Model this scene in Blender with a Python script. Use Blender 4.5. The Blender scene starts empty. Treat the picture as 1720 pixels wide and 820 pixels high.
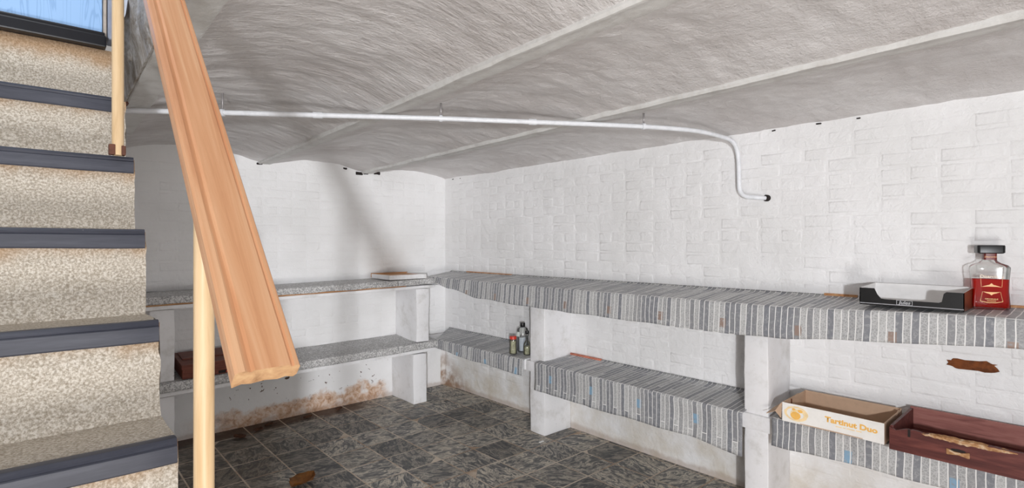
import bpy, bmesh, math, random
from mathutils import Vector, Matrix, Euler, noise

random.seed(7)
C = bpy.context.scene.collection
SC = bpy.context.scene

# ------------------------------------------------------------------ camera
# room axes: the inner corner is the origin, back wall = plane y 0, right wall = plane x 0
EYE = Vector((-2.852, -4.121, 1.33))
YAW = math.atan2(0.6678, 0.7443)
cam_d = bpy.data.cameras.new('camera')
cam_d.sensor_fit = 'HORIZONTAL'
cam_d.sensor_width = 36.0
cam_d.lens = 36.0 * 890.0 / 1720.0
cam_d.shift_y = -3.0 / 1720.0
cam_d.clip_start = 0.02
cam = bpy.data.objects.new('camera', cam_d)
C.objects.link(cam)
cam.location = EYE
cam.rotation_euler = (math.pi / 2, 0, -math.atan2(0.6678, 0.7443))
SC.camera = cam

# ------------------------------------------------------------------ light
SC.view_settings.view_transform = 'Standard'
SC.view_settings.look = 'None'
SC.view_settings.gamma = 1.0
SC.view_settings.use_curve_mapping = False
SC.view_settings.exposure = 0.0

world = bpy.data.worlds.new('world')
SC.world = world
world.use_nodes = True
bg = world.node_tree.nodes['Background']
bg.inputs[0].default_value = (1.0, 0.965, 0.94, 1)
bg.inputs[1].default_value = 0.36


def lamp(name, kind, loc, energy, color=(1, 1, 1), falloff=None, **kw):
    d = bpy.data.lights.new(name, kind)
    d.energy = energy
    d.color = color
    for k, v in kw.items():
        setattr(d, k, v)
    if falloff:
        d.use_nodes = True
        nt = d.node_tree
        em = nt.nodes['Emission']
        lf = nt.nodes.new('ShaderNodeLightFalloff')
        lf.inputs['Strength'].default_value = 1.0
        nt.links.new(lf.outputs[falloff], em.inputs['Strength'])
    o = bpy.data.objects.new(name, d)
    C.objects.link(o)
    o.location = loc
    return o


key = lamp('work_lamp', 'POINT', (-3.60, -5.06, 1.30), 18.0, (0.94, 0.962, 1.0), 'Constant', shadow_soft_size=0.055)
fill = lamp('fill_light', 'AREA', (-2.85, -4.60, 0.50), 11.0, (1.0, 0.975, 0.955), 'Linear', shape='RECTANGLE', size=0.6, size_y=0.5)  # added soft fill, not a fixture of the room; brightens the left ceiling bay
fill.rotation_euler = Euler((math.radians(130), 0, math.radians(-24)))
upper_fill = lamp('stair_fill', 'AREA', (-3.1, -2.9, 2.95), 6.0, (0.9, 0.95, 1.0), None, shape='RECTANGLE', size=0.6, size_y=0.8)  # unseen area light above the stairs, fill for the door


# ------------------------------------------------------------------ node helper
class NT:
    def __init__(s, name):
        s.m = bpy.data.materials.new(name)
        s.m.use_nodes = True
        s.t = s.m.node_tree
        s.b = s.t.nodes['Principled BSDF']
        s.out = s.t.nodes['Material Output']

    def n(s, kind, **kw):
        nd = s.t.nodes.new('ShaderNode' + kind)
        for k, v in kw.items():
            setattr(nd, k, v)
        return nd

    def l(s, a, b):
        s.t.links.new(a, b)

    def val(s, inp, v):
        if isinstance(v, bpy.types.NodeSocket):
            s.l(v, inp)
        elif v is not None:
            inp.default_value = v

    def math(s, op, a, b=None, c=None, clamp=False):
        nd = s.n('Math', operation=op, use_clamp=clamp)
        for i, v in enumerate((a, b, c)):
            s.val(nd.inputs[i], v)
        return nd.outputs[0]

    def noise(s, vec, scale, detail=4, rough=0.6, dist=0.0, out=0):
        nd = s.n('TexNoise')
        if vec is not None:
            s.l(vec, nd.inputs['Vector'])
        nd.inputs['Scale'].default_value = scale
        nd.inputs['Detail'].default_value = detail
        nd.inputs['Roughness'].default_value = rough
        nd.inputs['Distortion'].default_value = dist
        return nd.outputs[out]

    def ramp(s, fac, stops, interp='LINEAR'):
        nd = s.n('ValToRGB')
        nd.color_ramp.interpolation = interp
        e = nd.color_ramp.elements
        while len(e) < len(stops):
            e.new(0.5)
        for i, (p, c) in enumerate(stops):
            e[i].position = p
            e[i].color = c if len(c) == 4 else (*c, 1)
        s.l(fac, nd.inputs[0])
        return nd.outputs[0]

    def step(s, v, a, b):
        nd = s.n('MapRange', interpolation_type='SMOOTHSTEP')
        s.val(nd.inputs['Value'], v)
        nd.inputs['From Min'].default_value = a
        nd.inputs['From Max'].default_value = b
        return nd.outputs[0]

    def mix(s, f, a, b, mode='MIX'):
        nd = s.n('Mix', data_type='RGBA', blend_type=mode)
        s.val(nd.inputs[0], f)
        for inp, v in ((nd.inputs[6], a), (nd.inputs[7], b)):
            if isinstance(v, tuple):
                v = v if len(v) == 4 else (*v, 1)
            s.val(inp, v)
        return nd.outputs[2]

    def pos(s):
        return s.n('NewGeometry').outputs['Position']

    def objc(s):
        return s.n('TexCoord').outputs['Object']

    def uv(s):
        return s.n('TexCoord').outputs['UV']

    def sep(s, v):
        nd = s.n('SeparateXYZ')
        s.l(v, nd.inputs[0])
        return nd.outputs

    def mapv(s, v, scale=(1, 1, 1), rot=(0, 0, 0), loc=(0, 0, 0)):
        nd = s.n('Mapping')
        s.l(v, nd.inputs[0])
        nd.inputs['Scale'].default_value = scale
        nd.inputs['Rotation'].default_value = rot
        nd.inputs['Location'].default_value = loc
        return nd.outputs[0]

    def bump(s, h, strength=0.3, dist=0.01):
        nd = s.n('Bump')
        nd.inputs['Strength'].default_value = strength
        nd.inputs['Distance'].default_value = dist
        s.l(h, nd.inputs['Height'])
        s.l(nd.outputs[0], s.b.inputs['Normal'])

    def fin(s, color=None, rough=0.7, metal=0.0, spec=None):
        if color is not None:
            if isinstance(color, tuple):
                s.b.inputs['Base Color'].default_value = (*color[:3], 1)
            else:
                s.l(color, s.b.inputs['Base Color'])
        s.val(s.b.inputs['Roughness'], rough)
        s.b.inputs['Metallic'].default_value = metal
        if spec is not None:
            s.b.inputs['Specular IOR Level'].default_value = spec
        return s.m


def srgb(r, g, b):
    f = lambda c: (c / 255 / 12.92) if c / 255 <= 0.04045 else ((c / 255 + 0.055) / 1.055) ** 2.4
    return (f(r), f(g), f(b))


M = {}


def plain(name, col, rough=0.6, metal=0.0, vary=0.12, scale=30, bump=0.0, spec=None):
    n = NT(name)
    p = n.pos()
    f = n.noise(p, scale, 4)
    c2 = tuple(max(0, c * (1 - vary * 2)) for c in col)
    c = n.mix(n.step(f, 0.35, 0.75), col, c2)
    if bump:
        n.bump(f, bump, 0.004)
    M[name] = n.fin(c, rough, metal, spec)


# painted brickwork: off-white limewash, dirt and rising-damp stains that sit on the wall
n = NT('wall_paint')
p = n.pos()
x, y, z = n.sep(p)
base = n.mix(n.step(n.noise(p, 1.6, 3), 0.3, 0.7), srgb(238, 237, 237), srgb(226, 225, 224))
base = n.mix(n.math('MULTIPLY', n.step(n.noise(p, 14, 5, 0.7), 0.62, 0.8), 0.25), base, srgb(205, 203, 200))
# damp band at the foot of the back wall, ragged top
hgt = n.math('ADD', n.math('MULTIPLY', n.noise(p, 3.2, 5, 0.65), 0.34), -0.055)
damp = n.math('SUBTRACT', 1.0, n.step(n.math('SUBTRACT', z, hgt), -0.02, 0.035))
nearback = n.math('GREATER_THAN', y, -0.06)
xr = n.math('MULTIPLY', n.step(x, -2.2, -1.75), n.math('SUBTRACT', 1.0, n.step(x, -0.68, -0.56)))
dm = n.math('MULTIPLY', n.math('MULTIPLY', damp, nearback), xr)
blot = n.ramp(n.noise(p, 20, 6, 0.7, 0.6), [(0.3, srgb(140, 105, 80)), (0.45, srgb(196, 160, 132)), (0.6, srgb(222, 203, 188)), (0.75, srgb(170, 126, 96))])
base = n.mix(n.math('MULTIPLY', dm, n.step(n.noise(p, 8, 4), 0.25, 0.5)), base, blot)
# yellowed lower right wall
lowr = n.math('MULTIPLY', n.math('SUBTRACT', 1.0, n.step(z, 0.12, 0.42)), n.math('GREATER_THAN', x, -0.05))
base = n.mix(n.math('MULTIPLY', lowr, n.step(n.noise(p, 5, 5), 0.3, 0.75)), base, srgb(205, 197, 184))
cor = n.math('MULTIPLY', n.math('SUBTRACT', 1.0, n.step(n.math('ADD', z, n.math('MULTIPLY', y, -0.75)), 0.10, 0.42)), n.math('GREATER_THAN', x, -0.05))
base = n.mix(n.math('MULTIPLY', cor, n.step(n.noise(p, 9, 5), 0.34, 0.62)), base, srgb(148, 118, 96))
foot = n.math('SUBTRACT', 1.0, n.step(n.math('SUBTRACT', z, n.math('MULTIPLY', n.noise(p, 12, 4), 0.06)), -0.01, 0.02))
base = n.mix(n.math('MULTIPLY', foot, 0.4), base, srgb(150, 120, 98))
# flaked dark specks low on the back wall
sp = n.math('MULTIPLY', n.math('MULTIPLY', n.step(n.noise(n.mapv(p, (1, 1, 1.4)), 17, 3, 0.6, 0.5), 0.645, 0.67), nearback), n.math('MULTIPLY', n.step(z, 0.1, 0.2), n.math('SUBTRACT', 1.0, n.step(z, 0.3, 0.44))))
base = n.mix(n.math('MULTIPLY', sp, xr), base, srgb(96, 76, 62))
hh = n.math('ADD', n.math('MULTIPLY', n.noise(p, 22, 6, 0.6, 0.4), 1.0), n.math('MULTIPLY', n.noise(p, 110, 3, 0.6), 0.18))
hh = n.math('ADD', hh, n.math('MULTIPLY', dm, n.noise(p, 30, 6, 0.7)))
n.bump(hh, 0.55, 0.014)
M['wall_paint'] = n.fin(base, 0.55, spec=0.35)

# white painted masonry of shelf piers and boards
n = NT('white_masonry')
p = n.pos()
c = n.mix(n.step(n.noise(p, 10, 5, 0.7), 0.45, 0.75), srgb(236, 235, 236), srgb(216, 214, 212))
c = n.mix(n.math('MULTIPLY', n.step(n.noise(p, 55, 3), 0.70, 0.74), 0.5), c, srgb(168, 160, 152))
n.bump(n.noise(p, 60, 5, 0.7), 0.5, 0.004)
M['white_masonry'] = n.fin(c, 0.6, spec=0.3)

# vaulted ceiling plaster with trowel drags
n = NT('ceiling_plaster')
p = n.pos()
c = n.mix(n.step(n.noise(p, 2.2, 4), 0.35, 0.7), srgb(226, 223, 222), srgb(208, 203, 201))
c = n.mix(n.math('MULTIPLY', n.step(n.noise(p, 9, 5, 0.7), 0.55, 0.8), 0.35), c, srgb(186, 178, 174))
wv = n.n('VectorMath', operation='ADD')
n.l(n.mapv(p, (8, 30, 10), (0, 0, 0.35)), wv.inputs[0])
nc = n.n('TexNoise')
n.l(p, nc.inputs['Vector'])
nc.inputs['Scale'].default_value = 1.6
nv = n.n('VectorMath', operation='SCALE')
n.l(nc.outputs['Color'], nv.inputs[0])
nv.inputs['Scale'].default_value = 2.2
n.l(nv.outputs[0], wv.inputs[1])
st = n.noise(wv.outputs[0], 1.0, 6, 0.68)
bay = n.math('SUBTRACT', 1.0, n.math('MULTIPLY', n.math('GREATER_THAN', n.sep(p)[0], -1.70), 0.65))
hh = n.math('ADD', n.math('MULTIPLY', st, bay), n.math('ADD', n.math('MULTIPLY', n.noise(p, 90, 4, 0.7), 0.35), n.math('MULTIPLY', n.noise(p, 18, 5, 0.6), 0.8)))
c = n.mix(n.math('MULTIPLY', n.math('MULTIPLY', n.step(st, 0.58, 0.36), bay), 0.26), c, srgb(168, 160, 154))  # raking-light shade of the trowel streaks, painted darker into the hollows
n.bump(hh, 0.95, 0.012)
M['ceiling_plaster'] = n.fin(c, 0.6, spec=0.3)

n = NT('beam_paint')
p = n.pos()
c = n.mix(n.step(n.noise(p, 12, 5, 0.7), 0.4, 0.75), srgb(216, 215, 212), srgb(196, 193, 189))
c = n.mix(n.step(n.noise(n.mapv(p, (30, 5, 30)), 1.0, 5, 0.75), 0.70, 0.73), c, srgb(112, 78, 60))
n.bump(n.noise(p, 45, 5, 0.7), 0.5, 0.006)
M['beam_paint'] = n.fin(c, 0.55, spec=0.3)

n = NT('rough_concrete')
p = n.pos()
x, y, z = n.sep(p)
c = n.ramp(n.noise(p, 14, 6, 0.75, 0.5), [(0.28, srgb(120, 104, 88)), (0.42, srgb(170, 160, 148)), (0.55, srgb(206, 202, 198)), (0.70, srgb(236, 234, 234))])
up = n.step(n.math('ADD', z, n.math('MULTIPLY', n.noise(p, 9, 4), 0.16)), 2.17, 2.22)
c = n.mix(n.math('MULTIPLY', up, 0.8), c, srgb(104, 84, 68))
n.bump(n.noise(p, 30, 6, 0.75), 0.9, 0.02)
M['rough_concrete'] = n.fin(c, 0.85, spec=0.2)

# vinyl floor tile: charcoal with swirled beige veins; each tile turned its own way
n = NT('floor_tile')
oc = n.objc()
rnd = n.n('ObjectInfo').outputs['Random']
ang = n.math('MULTIPLY', n.math('FLOOR', n.math('MULTIPLY', rnd, 4.0)), math.pi / 2)
vr = n.n('VectorRotate', rotation_type='Z_AXIS')
n.l(oc, vr.inputs['Vector'])
n.l(n.math('ADD', ang, n.math('MULTIPLY', n.math('FRACT', n.math('MULTIPLY', rnd, 37.0)), 0.7)), vr.inputs['Angle'])
cb = n.n('CombineXYZ')
n.l(n.math('MULTIPLY', rnd, 91.0), cb.inputs[0])
n.l(n.math('MULTIPLY', rnd, 53.0), cb.inputs[1])
va = n.n('VectorMath', operation='ADD')
n.l(vr.outputs[0], va.inputs[0])
n.l(cb.outputs[0], va.inputs[1])
sv = n.mapv(va.outputs[0], (10, 24, 20))
f1 = n.noise(sv, 1.0, 5, 0.66, 1.6)
f2 = n.noise(va.outputs[0], 10, 4, 0.6)
veins = n.ramp(f1, [(0.30, srgb(70, 71, 74)), (0.42, srgb(100, 100, 100)), (0.49, srgb(140, 137, 132)), (0.55, srgb(216, 206, 188)), (0.61, srgb(150, 144, 136)), (0.75, srgb(86, 84, 82))])
c = n.mix(n.step(f2, 0.42, 0.68), veins, n.mix(0.55, veins, srgb(84, 85, 87)))
tone = n.math('FRACT', n.math('MULTIPLY', rnd, 113.0))
c = n.mix(n.math('MULTIPLY', n.step(tone, 0.3, 1.0), 0.55), c, srgb(52, 53, 56))
p = n.pos()
x, y, z = n.sep(p)
# dried mud tide-mark by the stairs
w = n.math('ADD', n.math('ADD', x, n.math('MULTIPLY', y, -0.35)), n.math('MULTIPLY', n.noise(p, 3, 5), 0.5))
mud = n.math('SUBTRACT', 1.0, n.step(w, -1.35, -1.12))
c = n.mix(n.math('MULTIPLY', mud, 0.55), c, n.mix(n.step(n.noise(p, 12, 5), 0.4, 0.6), srgb(52, 43, 36), srgb(92, 78, 62)))
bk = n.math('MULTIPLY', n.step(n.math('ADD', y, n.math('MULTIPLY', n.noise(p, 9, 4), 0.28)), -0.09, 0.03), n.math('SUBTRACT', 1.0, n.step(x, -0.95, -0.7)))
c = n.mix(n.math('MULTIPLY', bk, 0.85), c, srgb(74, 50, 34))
dust = n.step(n.noise(p, 5, 5, 0.7), 0.56, 0.8)
c = n.mix(n.math('MULTIPLY', dust, 0.4), c, srgb(160, 152, 142))
n.bump(n.noise(p, 60, 4), 0.12, 0.002)
M['floor_tile'] = n.fin(c, n.math('ADD', 0.36, n.math('MULTIPLY', n.noise(p, 7, 4), 0.35)), spec=0.45)

n = NT('tile_joint')
p = n.pos()
M['tile_joint'] = n.fin(n.mix(n.step(n.noise(p, 4, 5), 0.35, 0.65), srgb(206, 194, 178), srgb(166, 142, 120)), 0.8)


# oilcloth printed with strips of slate; UV in metres: u along the shelf, v from the fold down (+)
def oilcloth_mat(name, patch_col, patch_v, u0):
    n = NT(name)
    uv = n.uv()
    u, v, _ = n.sep(uv)
    sw = n.n('CombineXYZ')
    wob = n.math('MULTIPLY', n.math('SUBTRACT', n.noise(uv, 9, 2), 0.5), 0.006)
    n.l(v, sw.inputs[0])
    n.l(n.math('ADD', u, wob), sw.inputs[1])
    bt = n.n('TexBrick')
    bt.offset = 0.37
    bt.offset_frequency = 3
    n.l(sw.outputs[0], bt.inputs['Vector'])
    bt.inputs['Color1'].default_value = (0, 0, 0, 1)
    bt.inputs['Color2'].default_value = (1, 1, 1, 1)
    bt.inputs['Mortar'].default_value = (0.5, 0.5, 0.5, 1)
    bt.inputs['Scale'].default_value = 1.0
    bt.inputs['Mortar Size'].default_value = 0.0020
    bt.inputs['Mortar Smooth'].default_value = 0.1
    bt.inputs['Bias'].default_value = 0.0
    bt.inputs['Brick Width'].default_value = 0.24
    bt.inputs['Row Height'].default_value = 0.0265
    cell = n.sep(bt.outputs['Color'])[0]
    tone = n.ramp(cell, [(0.0, srgb(128, 130, 136)), (0.3, srgb(136, 137, 141)), (0.6, srgb(150, 150, 151)), (0.85, srgb(166, 166, 166)), (1.0, srgb(178, 178, 177))])
    ve = n.n('TexVoronoi', feature='DISTANCE_TO_EDGE')
    n.l(uv, ve.inputs['Vector'])
    ve.inputs['Scale'].default_value = 95.0
    crk = n.math('SUBTRACT', 1.0, n.step(ve.outputs['Distance'], 0.02, 0.16))
    crk = n.math('MULTIPLY', crk, n.step(cell, 0.35, 0.8))
    tone = n.mix(n.math('MULTIPLY', crk, 0.45), tone, srgb(222, 222, 222))
    cl = n.step(n.noise(uv, 60, 6, 0.75, 0.8), 0.48, 0.66)
    tone = n.mix(n.math('MULTIPLY', cl, 0.4), tone, srgb(205, 204, 203))
    c = n.mix(bt.outputs['Fac'], tone, srgb(232, 231, 229))
    fr = n.math('FRACT', n.math('DIVIDE', n.math('ADD', u, 100 * 0.345 - u0), 0.345))
    pm = n.math('MULTIPLY', n.math('LESS_THAN', fr, 0.082), n.math('MULTIPLY', n.math('GREATER_THAN', v, patch_v[0]), n.math('LESS_THAN', v, patch_v[1])))
    pm = n.math('MULTIPLY', pm, n.math('SUBTRACT', 1.0, bt.outputs['Fac']))
    c = n.mix(n.math('MULTIPLY', pm, n.step(n.noise(uv, 70, 3), 0.25, 0.5)), c, patch_col)
    n.bump(n.math('SUBTRACT', n.noise(uv, 40, 3), n.math('MULTIPLY', bt.outputs['Fac'], 0.4)), 0.12, 0.002)
    M[name] = n.fin(c, 0.42, spec=0.4)


oilcloth_mat('oilcloth_brown', srgb(150, 130, 120), (0.08, 0.125), -1.86)
oilcloth_mat('oilcloth_blue', srgb(134, 166, 190), (0.065, 0.115), -1.70)

# speckled shelf lining
n = NT('speckled_lining')
uv = n.uv()
vo = n.n('TexVoronoi')
n.l(n.mapv(uv, (1.0, 1.0, 1)), vo.inputs['Vector'])
vo.inputs['Scale'].default_value = 150
cell = n.sep(vo.outputs['Color'])[0]
c = n.ramp(cell, [(0.0, srgb(140, 140, 140)), (0.35, srgb(166, 165, 164)), (0.6, srgb(192, 191, 190)), (1.0, srgb(220, 219, 218))])
c = n.mix(n.math('MULTIPLY', n.step(n.noise(uv, 8, 4), 0.4, 0.7), 0.3), c, srgb(150, 146, 142))
n.bump(cell, 0.15, 0.002)
M['speckled_lining'] = n.fin(c, 0.5)

# stair carpet: cream and grey flecks, rust stain under each nosing (uv y = 1 there)
n = NT('carpet')
p = n.pos()
uv = n.uv()
u, v, _ = n.sep(uv)
f = n.noise(p, 215, 3, 0.65)
c = n.ramp(f, [(0.30, srgb(152, 141, 126)), (0.42, srgb(178, 168, 153)), (0.52, srgb(200, 191, 178)), (0.62, srgb(224, 217, 206)), (0.78, srgb(196, 190, 182))])
c = n.mix(n.step(n.noise(p, 170, 2, 0.5), 0.58, 0.68), c, srgb(172, 163, 150))
ru = n.step(n.math('ADD', v, n.math('MULTIPLY', n.math('SUBTRACT', n.noise(n.mapv(p, (1, 1, 0.6)), 5, 5, 0.7), 0.5), 0.6)), 0.62, 0.92)
c = n.mix(n.math('MULTIPLY', n.math('MULTIPLY', ru, n.math('LESS_THAN', v, 1.02)), 0.72), c, n.mix(f, srgb(120, 84, 46), srgb(208, 166, 118)))
tr = n.math('GREATER_THAN', v, 1.02)
c = n.mix(n.math('MULTIPLY', tr, 0.25), c, srgb(150, 138, 122))
n.bump(n.noise(p, 260, 3), 0.6, 0.004)
M['carpet'] = n.fin(c, 0.95, spec=0.1)

n = NT('nosing_rubber')
p = n.pos()
c = n.mix(n.step(n.noise(n.mapv(p, (2, 20, 20)), 1.5, 5, 0.7), 0.4, 0.75), srgb(56, 58, 69), srgb(80, 82, 92))
c = n.mix(n.math('MULTIPLY', n.step(n.noise(p, 80, 2), 0.76, 0.8), 0.7), c, srgb(150, 148, 148))
M['nosing_rubber'] = n.fin(c, 0.48, spec=0.4)


def wood(name, c1, c2, c3, axis_scale, rough=0.45, rot=(0, 0, 0), scale=1.0):
    n = NT(name)
    p = n.mapv(n.pos(), (1, 1, 1), rot)
    s = n.mapv(p, axis_scale)
    f = n.noise(s, scale, 6, 0.62, 0.5)
    c = n.ramp(f, [(0.28, c1), (0.5, c2), (0.72, c3)])
    d = n.step(n.noise(p, 16, 4, 0.7), 0.64, 0.75)
    c = n.mix(n.math('MULTIPLY', d, 0.15), c, c1)
    n.bump(f, 0.12, 0.003)
    M[name] = n.fin(c, rough, spec=0.4)


wood('rail_wood', srgb(206, 142, 98), srgb(228, 170, 126), srgb(240, 192, 150), (70, 70, 2.2), 0.38, (math.pi / 4, 0, 0))
wood('end_grain', srgb(150, 112, 78), srgb(190, 150, 110), srgb(206, 170, 128), (60, 60, 60), 0.8)
wood('pole_wood', srgb(206, 172, 128), srgb(226, 196, 154), srgb(236, 210, 172), (50, 50, 4), 0.4)
wood('crate_wood', srgb(62, 26, 24), srgb(92, 44, 40), srgb(120, 66, 58), (50, 5, 50), 0.5)
wood('crate_inner', srgb(120, 70, 64), srgb(156, 100, 92), srgb(176, 122, 112), (50, 5, 50), 0.6)
wood('box_wood', srgb(74, 34, 24), srgb(112, 58, 44), srgb(134, 78, 60), (5, 50, 50), 0.5)
wood('raw_wood', srgb(122, 76, 44), srgb(178, 134, 92), srgb(222, 204, 178), (60, 40, 60), 0.8)
wood('edge_wood', srgb(150, 100, 62), srgb(186, 136, 92), srgb(204, 164, 120), (4, 40, 40), 0.6)
plain('pipe_paint', srgb(236, 238, 242), 0.35, vary=0.06, scale=25)
plain('terracotta', srgb(206, 128, 104), 0.8, vary=0.2, scale=20)
plain('strip_beige', srgb(186, 176, 166), 0.7)
plain('dark_hole', srgb(40, 32, 30), 0.9)
plain('black_plastic', srgb(16, 16, 18), 0.35, vary=0.05)
plain('black_card', srgb(12, 12, 14), 0.4, vary=0.05)
plain('white_card', srgb(236, 235, 234), 0.6, vary=0.03)
plain('carton_white', srgb(240, 237, 232), 0.6, vary=0.03)
plain('carton_kraft', srgb(198, 168, 142), 0.8, vary=0.05)
plain('card_brown_print', srgb(104, 52, 26), 0.35, vary=0.2, scale=18)
plain('print_orange', srgb(246, 190, 96), 0.6, vary=0.06)
plain('print_pale_orange', srgb(250, 222, 172), 0.6, vary=0.08)
plain('print_silver', srgb(190, 190, 194), 0.4, vary=0.04)
plain('gold_print', srgb(240, 176, 96), 0.35, vary=0.06)
plain('pale_print', srgb(232, 214, 190), 0.4, vary=0.06)
plain('red_cap', srgb(206, 60, 44), 0.4, vary=0.08)
plain('red_band', srgb(110, 26, 18), 0.4, vary=0.08)
plain('bottle_label', srgb(214, 222, 216), 0.6, vary=0.04)
plain('jar_filling', srgb(176, 174, 146), 0.6, vary=0.3, scale=60)
plain('grey_liquid', srgb(188, 193, 200), 0.2, vary=0.05)
plain('leaf_brown', srgb(142, 90, 34), 0.7, vary=0.25, scale=40)
plain('leaf_dark', srgb(88, 52, 28), 0.8, vary=0.25, scale=40)
plain('threshold_black', srgb(22, 23, 30), 0.35, vary=0.1)
plain('jamb_grey', srgb(150, 156, 172), 0.4, vary=0.08)
plain('jamb_pale', srgb(206, 214, 228), 0.5, vary=0.06)
plain('bare_brick', srgb(122, 66, 28), 0.9, vary=0.3, scale=45, bump=0.8)
plain('clip_metal', srgb(170, 166, 166), 0.4, metal=0.5)
plain('bracket_rust', srgb(110, 66, 48), 0.7, vary=0.2)

n = NT('door_blue')
oc = n.pos()
x, y, z = n.sep(oc)
dv = n.mapv(oc, (16, 1, 1.6))
nz = n.noise(dv, 1.0, 3, 0.5, 0.6)
gr = n.math('FRACT', n.math('MULTIPLY', nz, 16.0))
gl = n.math('SUBTRACT', 1.0, n.step(n.math('ABSOLUTE', n.math('SUBTRACT', gr, 0.5)), 0.03, 0.16))
c = n.mix(n.math('MULTIPLY', gl, 0.45), srgb(158, 196, 240), srgb(120, 160, 210))
M['door_blue'] = n.fin(c, 0.4)


def glassy(name, col, rough=0.03, ior=1.45, alpha=None):
    n = NT(name)
    b = n.b
    b.inputs['Base Color'].default_value = (*col, 1)
    b.inputs['Transmission Weight'].default_value = 1.0
    b.inputs['IOR'].default_value = ior
    b.inputs['Roughness'].default_value = rough
    M[name] = n.m


# thin clear glass: mostly see-through, with a glossy coat
n = NT('clear_glass')
tr = n.n('BsdfTransparent')
tr.inputs[0].default_value = (0.965, 0.975, 0.965, 1)
gls = n.n('BsdfGlossy')
gls.inputs['Roughness'].default_value = 0.05
fr = n.n('Fresnel')
fr.inputs[0].default_value = 1.5
mx = n.n('MixShader')
n.l(n.math('ADD', n.math('MULTIPLY', fr.outputs[0], 0.9), 0.03), mx.inputs[0])
n.l(tr.outputs[0], mx.inputs[1])
n.l(gls.outputs[0], mx.inputs[2])
n.l(mx.outputs[0], n.out.inputs['Surface'])
M['clear_glass'] = n.m
n = NT('red_liqueur')
tl = n.n('BsdfTransparent')
tl.inputs[0].default_value = (*srgb(240, 70, 24), 1)
df = n.n('BsdfTranslucent')
df.inputs[0].default_value = (*srgb(240, 44, 12), 1)
d2 = n.n('BsdfDiffuse')
d2.inputs[0].default_value = (*srgb(222, 34, 12), 1)
m1 = n.n('MixShader')
m1.inputs[0].default_value = 0.5
n.l(df.outputs[0], m1.inputs[1])
n.l(d2.outputs[0], m1.inputs[2])
m2 = n.n('MixShader')
m2.inputs[0].default_value = 0.6
n.l(tl.outputs[0], m2.inputs[1])
n.l(m1.outputs[0], m2.inputs[2])
n.l(m2.outputs[0], n.out.inputs['Surface'])
M['red_liqueur'] = n.m


# ------------------------------------------------------------------ object helpers
def link(o):
    C.objects.link(o)
    return o


def empty(name, loc, label, cat, group=None, rotz=0.0):
    o = link(bpy.data.objects.new(name, None))
    o.empty_display_size = 0.05
    o.location = loc
    o.rotation_euler = (0, 0, rotz)
    o['label'] = label
    o['category'] = cat
    if group:
        o['group'] = group
    return o


def world_loc(o):
    if o.parent is None:
        return o.location.copy()
    return world_loc(o.parent) + o.location   # only unrotated parents are given world-space parts


def mesh(name, verts, faces, mats, parent=None, loc=None, local=False, smooth=False, uvs=None, fmat=None, rot=None):
    """verts in world space (default) or in the parent's own space (local=True); origin put at loc"""
    me = bpy.data.meshes.new(name)
    if loc is None:
        if local:
            loc = Vector((0, 0, 0))
        elif parent is not None:
            loc = world_loc(parent)
        else:
            c = Vector((0, 0, 0))
            for q in verts:
                c += Vector(q)
            c /= max(1, len(verts))
            loc = Vector((c.x, c.y, min(q[2] for q in verts)))
    loc = Vector(loc)
    me.from_pydata([Vector(q) - loc for q in verts], [], faces)
    if not isinstance(mats, (list, tuple)):
        mats = [mats]
    for m in mats:
        me.materials.append(M[m])
    if fmat:
        for f, i in zip(me.polygons, fmat):
            f.material_index = i
    if uvs:
        l = me.uv_layers.new(name='UVMap')
        for lp in me.loops:
            l.data[lp.index].uv = uvs[lp.vertex_index]
    if smooth:
        me.polygons.foreach_set('use_smooth', [True] * len(me.polygons))
    me.validate()
    me.update()
    o = link(bpy.data.objects.new(name, me))
    if parent is not None:
        o.parent = parent
        o.location = loc if local else loc - world_loc(parent)
    else:
        o.location = loc
    return o


def fix_normals(o):
    bm = bmesh.new()
    bm.from_mesh(o.data)
    bmesh.ops.recalc_face_normals(bm, faces=bm.faces)
    bm.to_mesh(o.data)
    bm.free()
    return o


def box_geo(x0, x1, y0, y1, z0, z1, bevel=0.0, seg=2, sub=0, jitter=0.0, seed=0):
    bm = bmesh.new()
    bmesh.ops.create_cube(bm, size=1)
    for q in bm.verts:
        q.co = Vector(((x0 + x1) / 2 + q.co.x * (x1 - x0), (y0 + y1) / 2 + q.co.y * (y1 - y0), (z0 + z1) / 2 + q.co.z * (z1 - z0)))
    if sub:
        bmesh.ops.subdivide_edges(bm, edges=[e for e in bm.edges], cuts=sub, use_grid_fill=True)
    if bevel:
        es = [e for e in bm.edges if len(e.link_faces) == 2 and e.calc_face_angle(0) > 0.6]
        bmesh.ops.bevel(bm, geom=es, offset=bevel, segments=seg, affect='EDGES', profile=0.6)
    if jitter:
        for q in bm.verts:
            d = noise.noise_vector(q.co * 9 + Vector((seed, seed * 2, 0))) * jitter + noise.noise_vector(q.co * 38 + Vector((seed, 0, seed))) * jitter * 0.5
            q.co += d
    bm.verts.ensure_lookup_table()
    v = [tuple(q.co) for q in bm.verts]
    f = [[q.index for q in fc.verts] for fc in bm.faces]
    bm.free()
    return v, f


def box(name, x0, x1, y0, y1, z0, z1, mat, parent=None, bevel=0.0, seg=2, sub=0, jitter=0.0, local=False, seed=0, smooth=False):
    v, f = box_geo(min(x0, x1), max(x0, x1), min(y0, y1), max(y0, y1), min(z0, z1), max(z0, z1), bevel, seg, sub, jitter, seed)
    loc = Vector(((x0 + x1) / 2, (y0 + y1) / 2, min(z0, z1)))
    return mesh(name, v, f, mat, parent, loc=loc, local=local, smooth=smooth)


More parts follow.
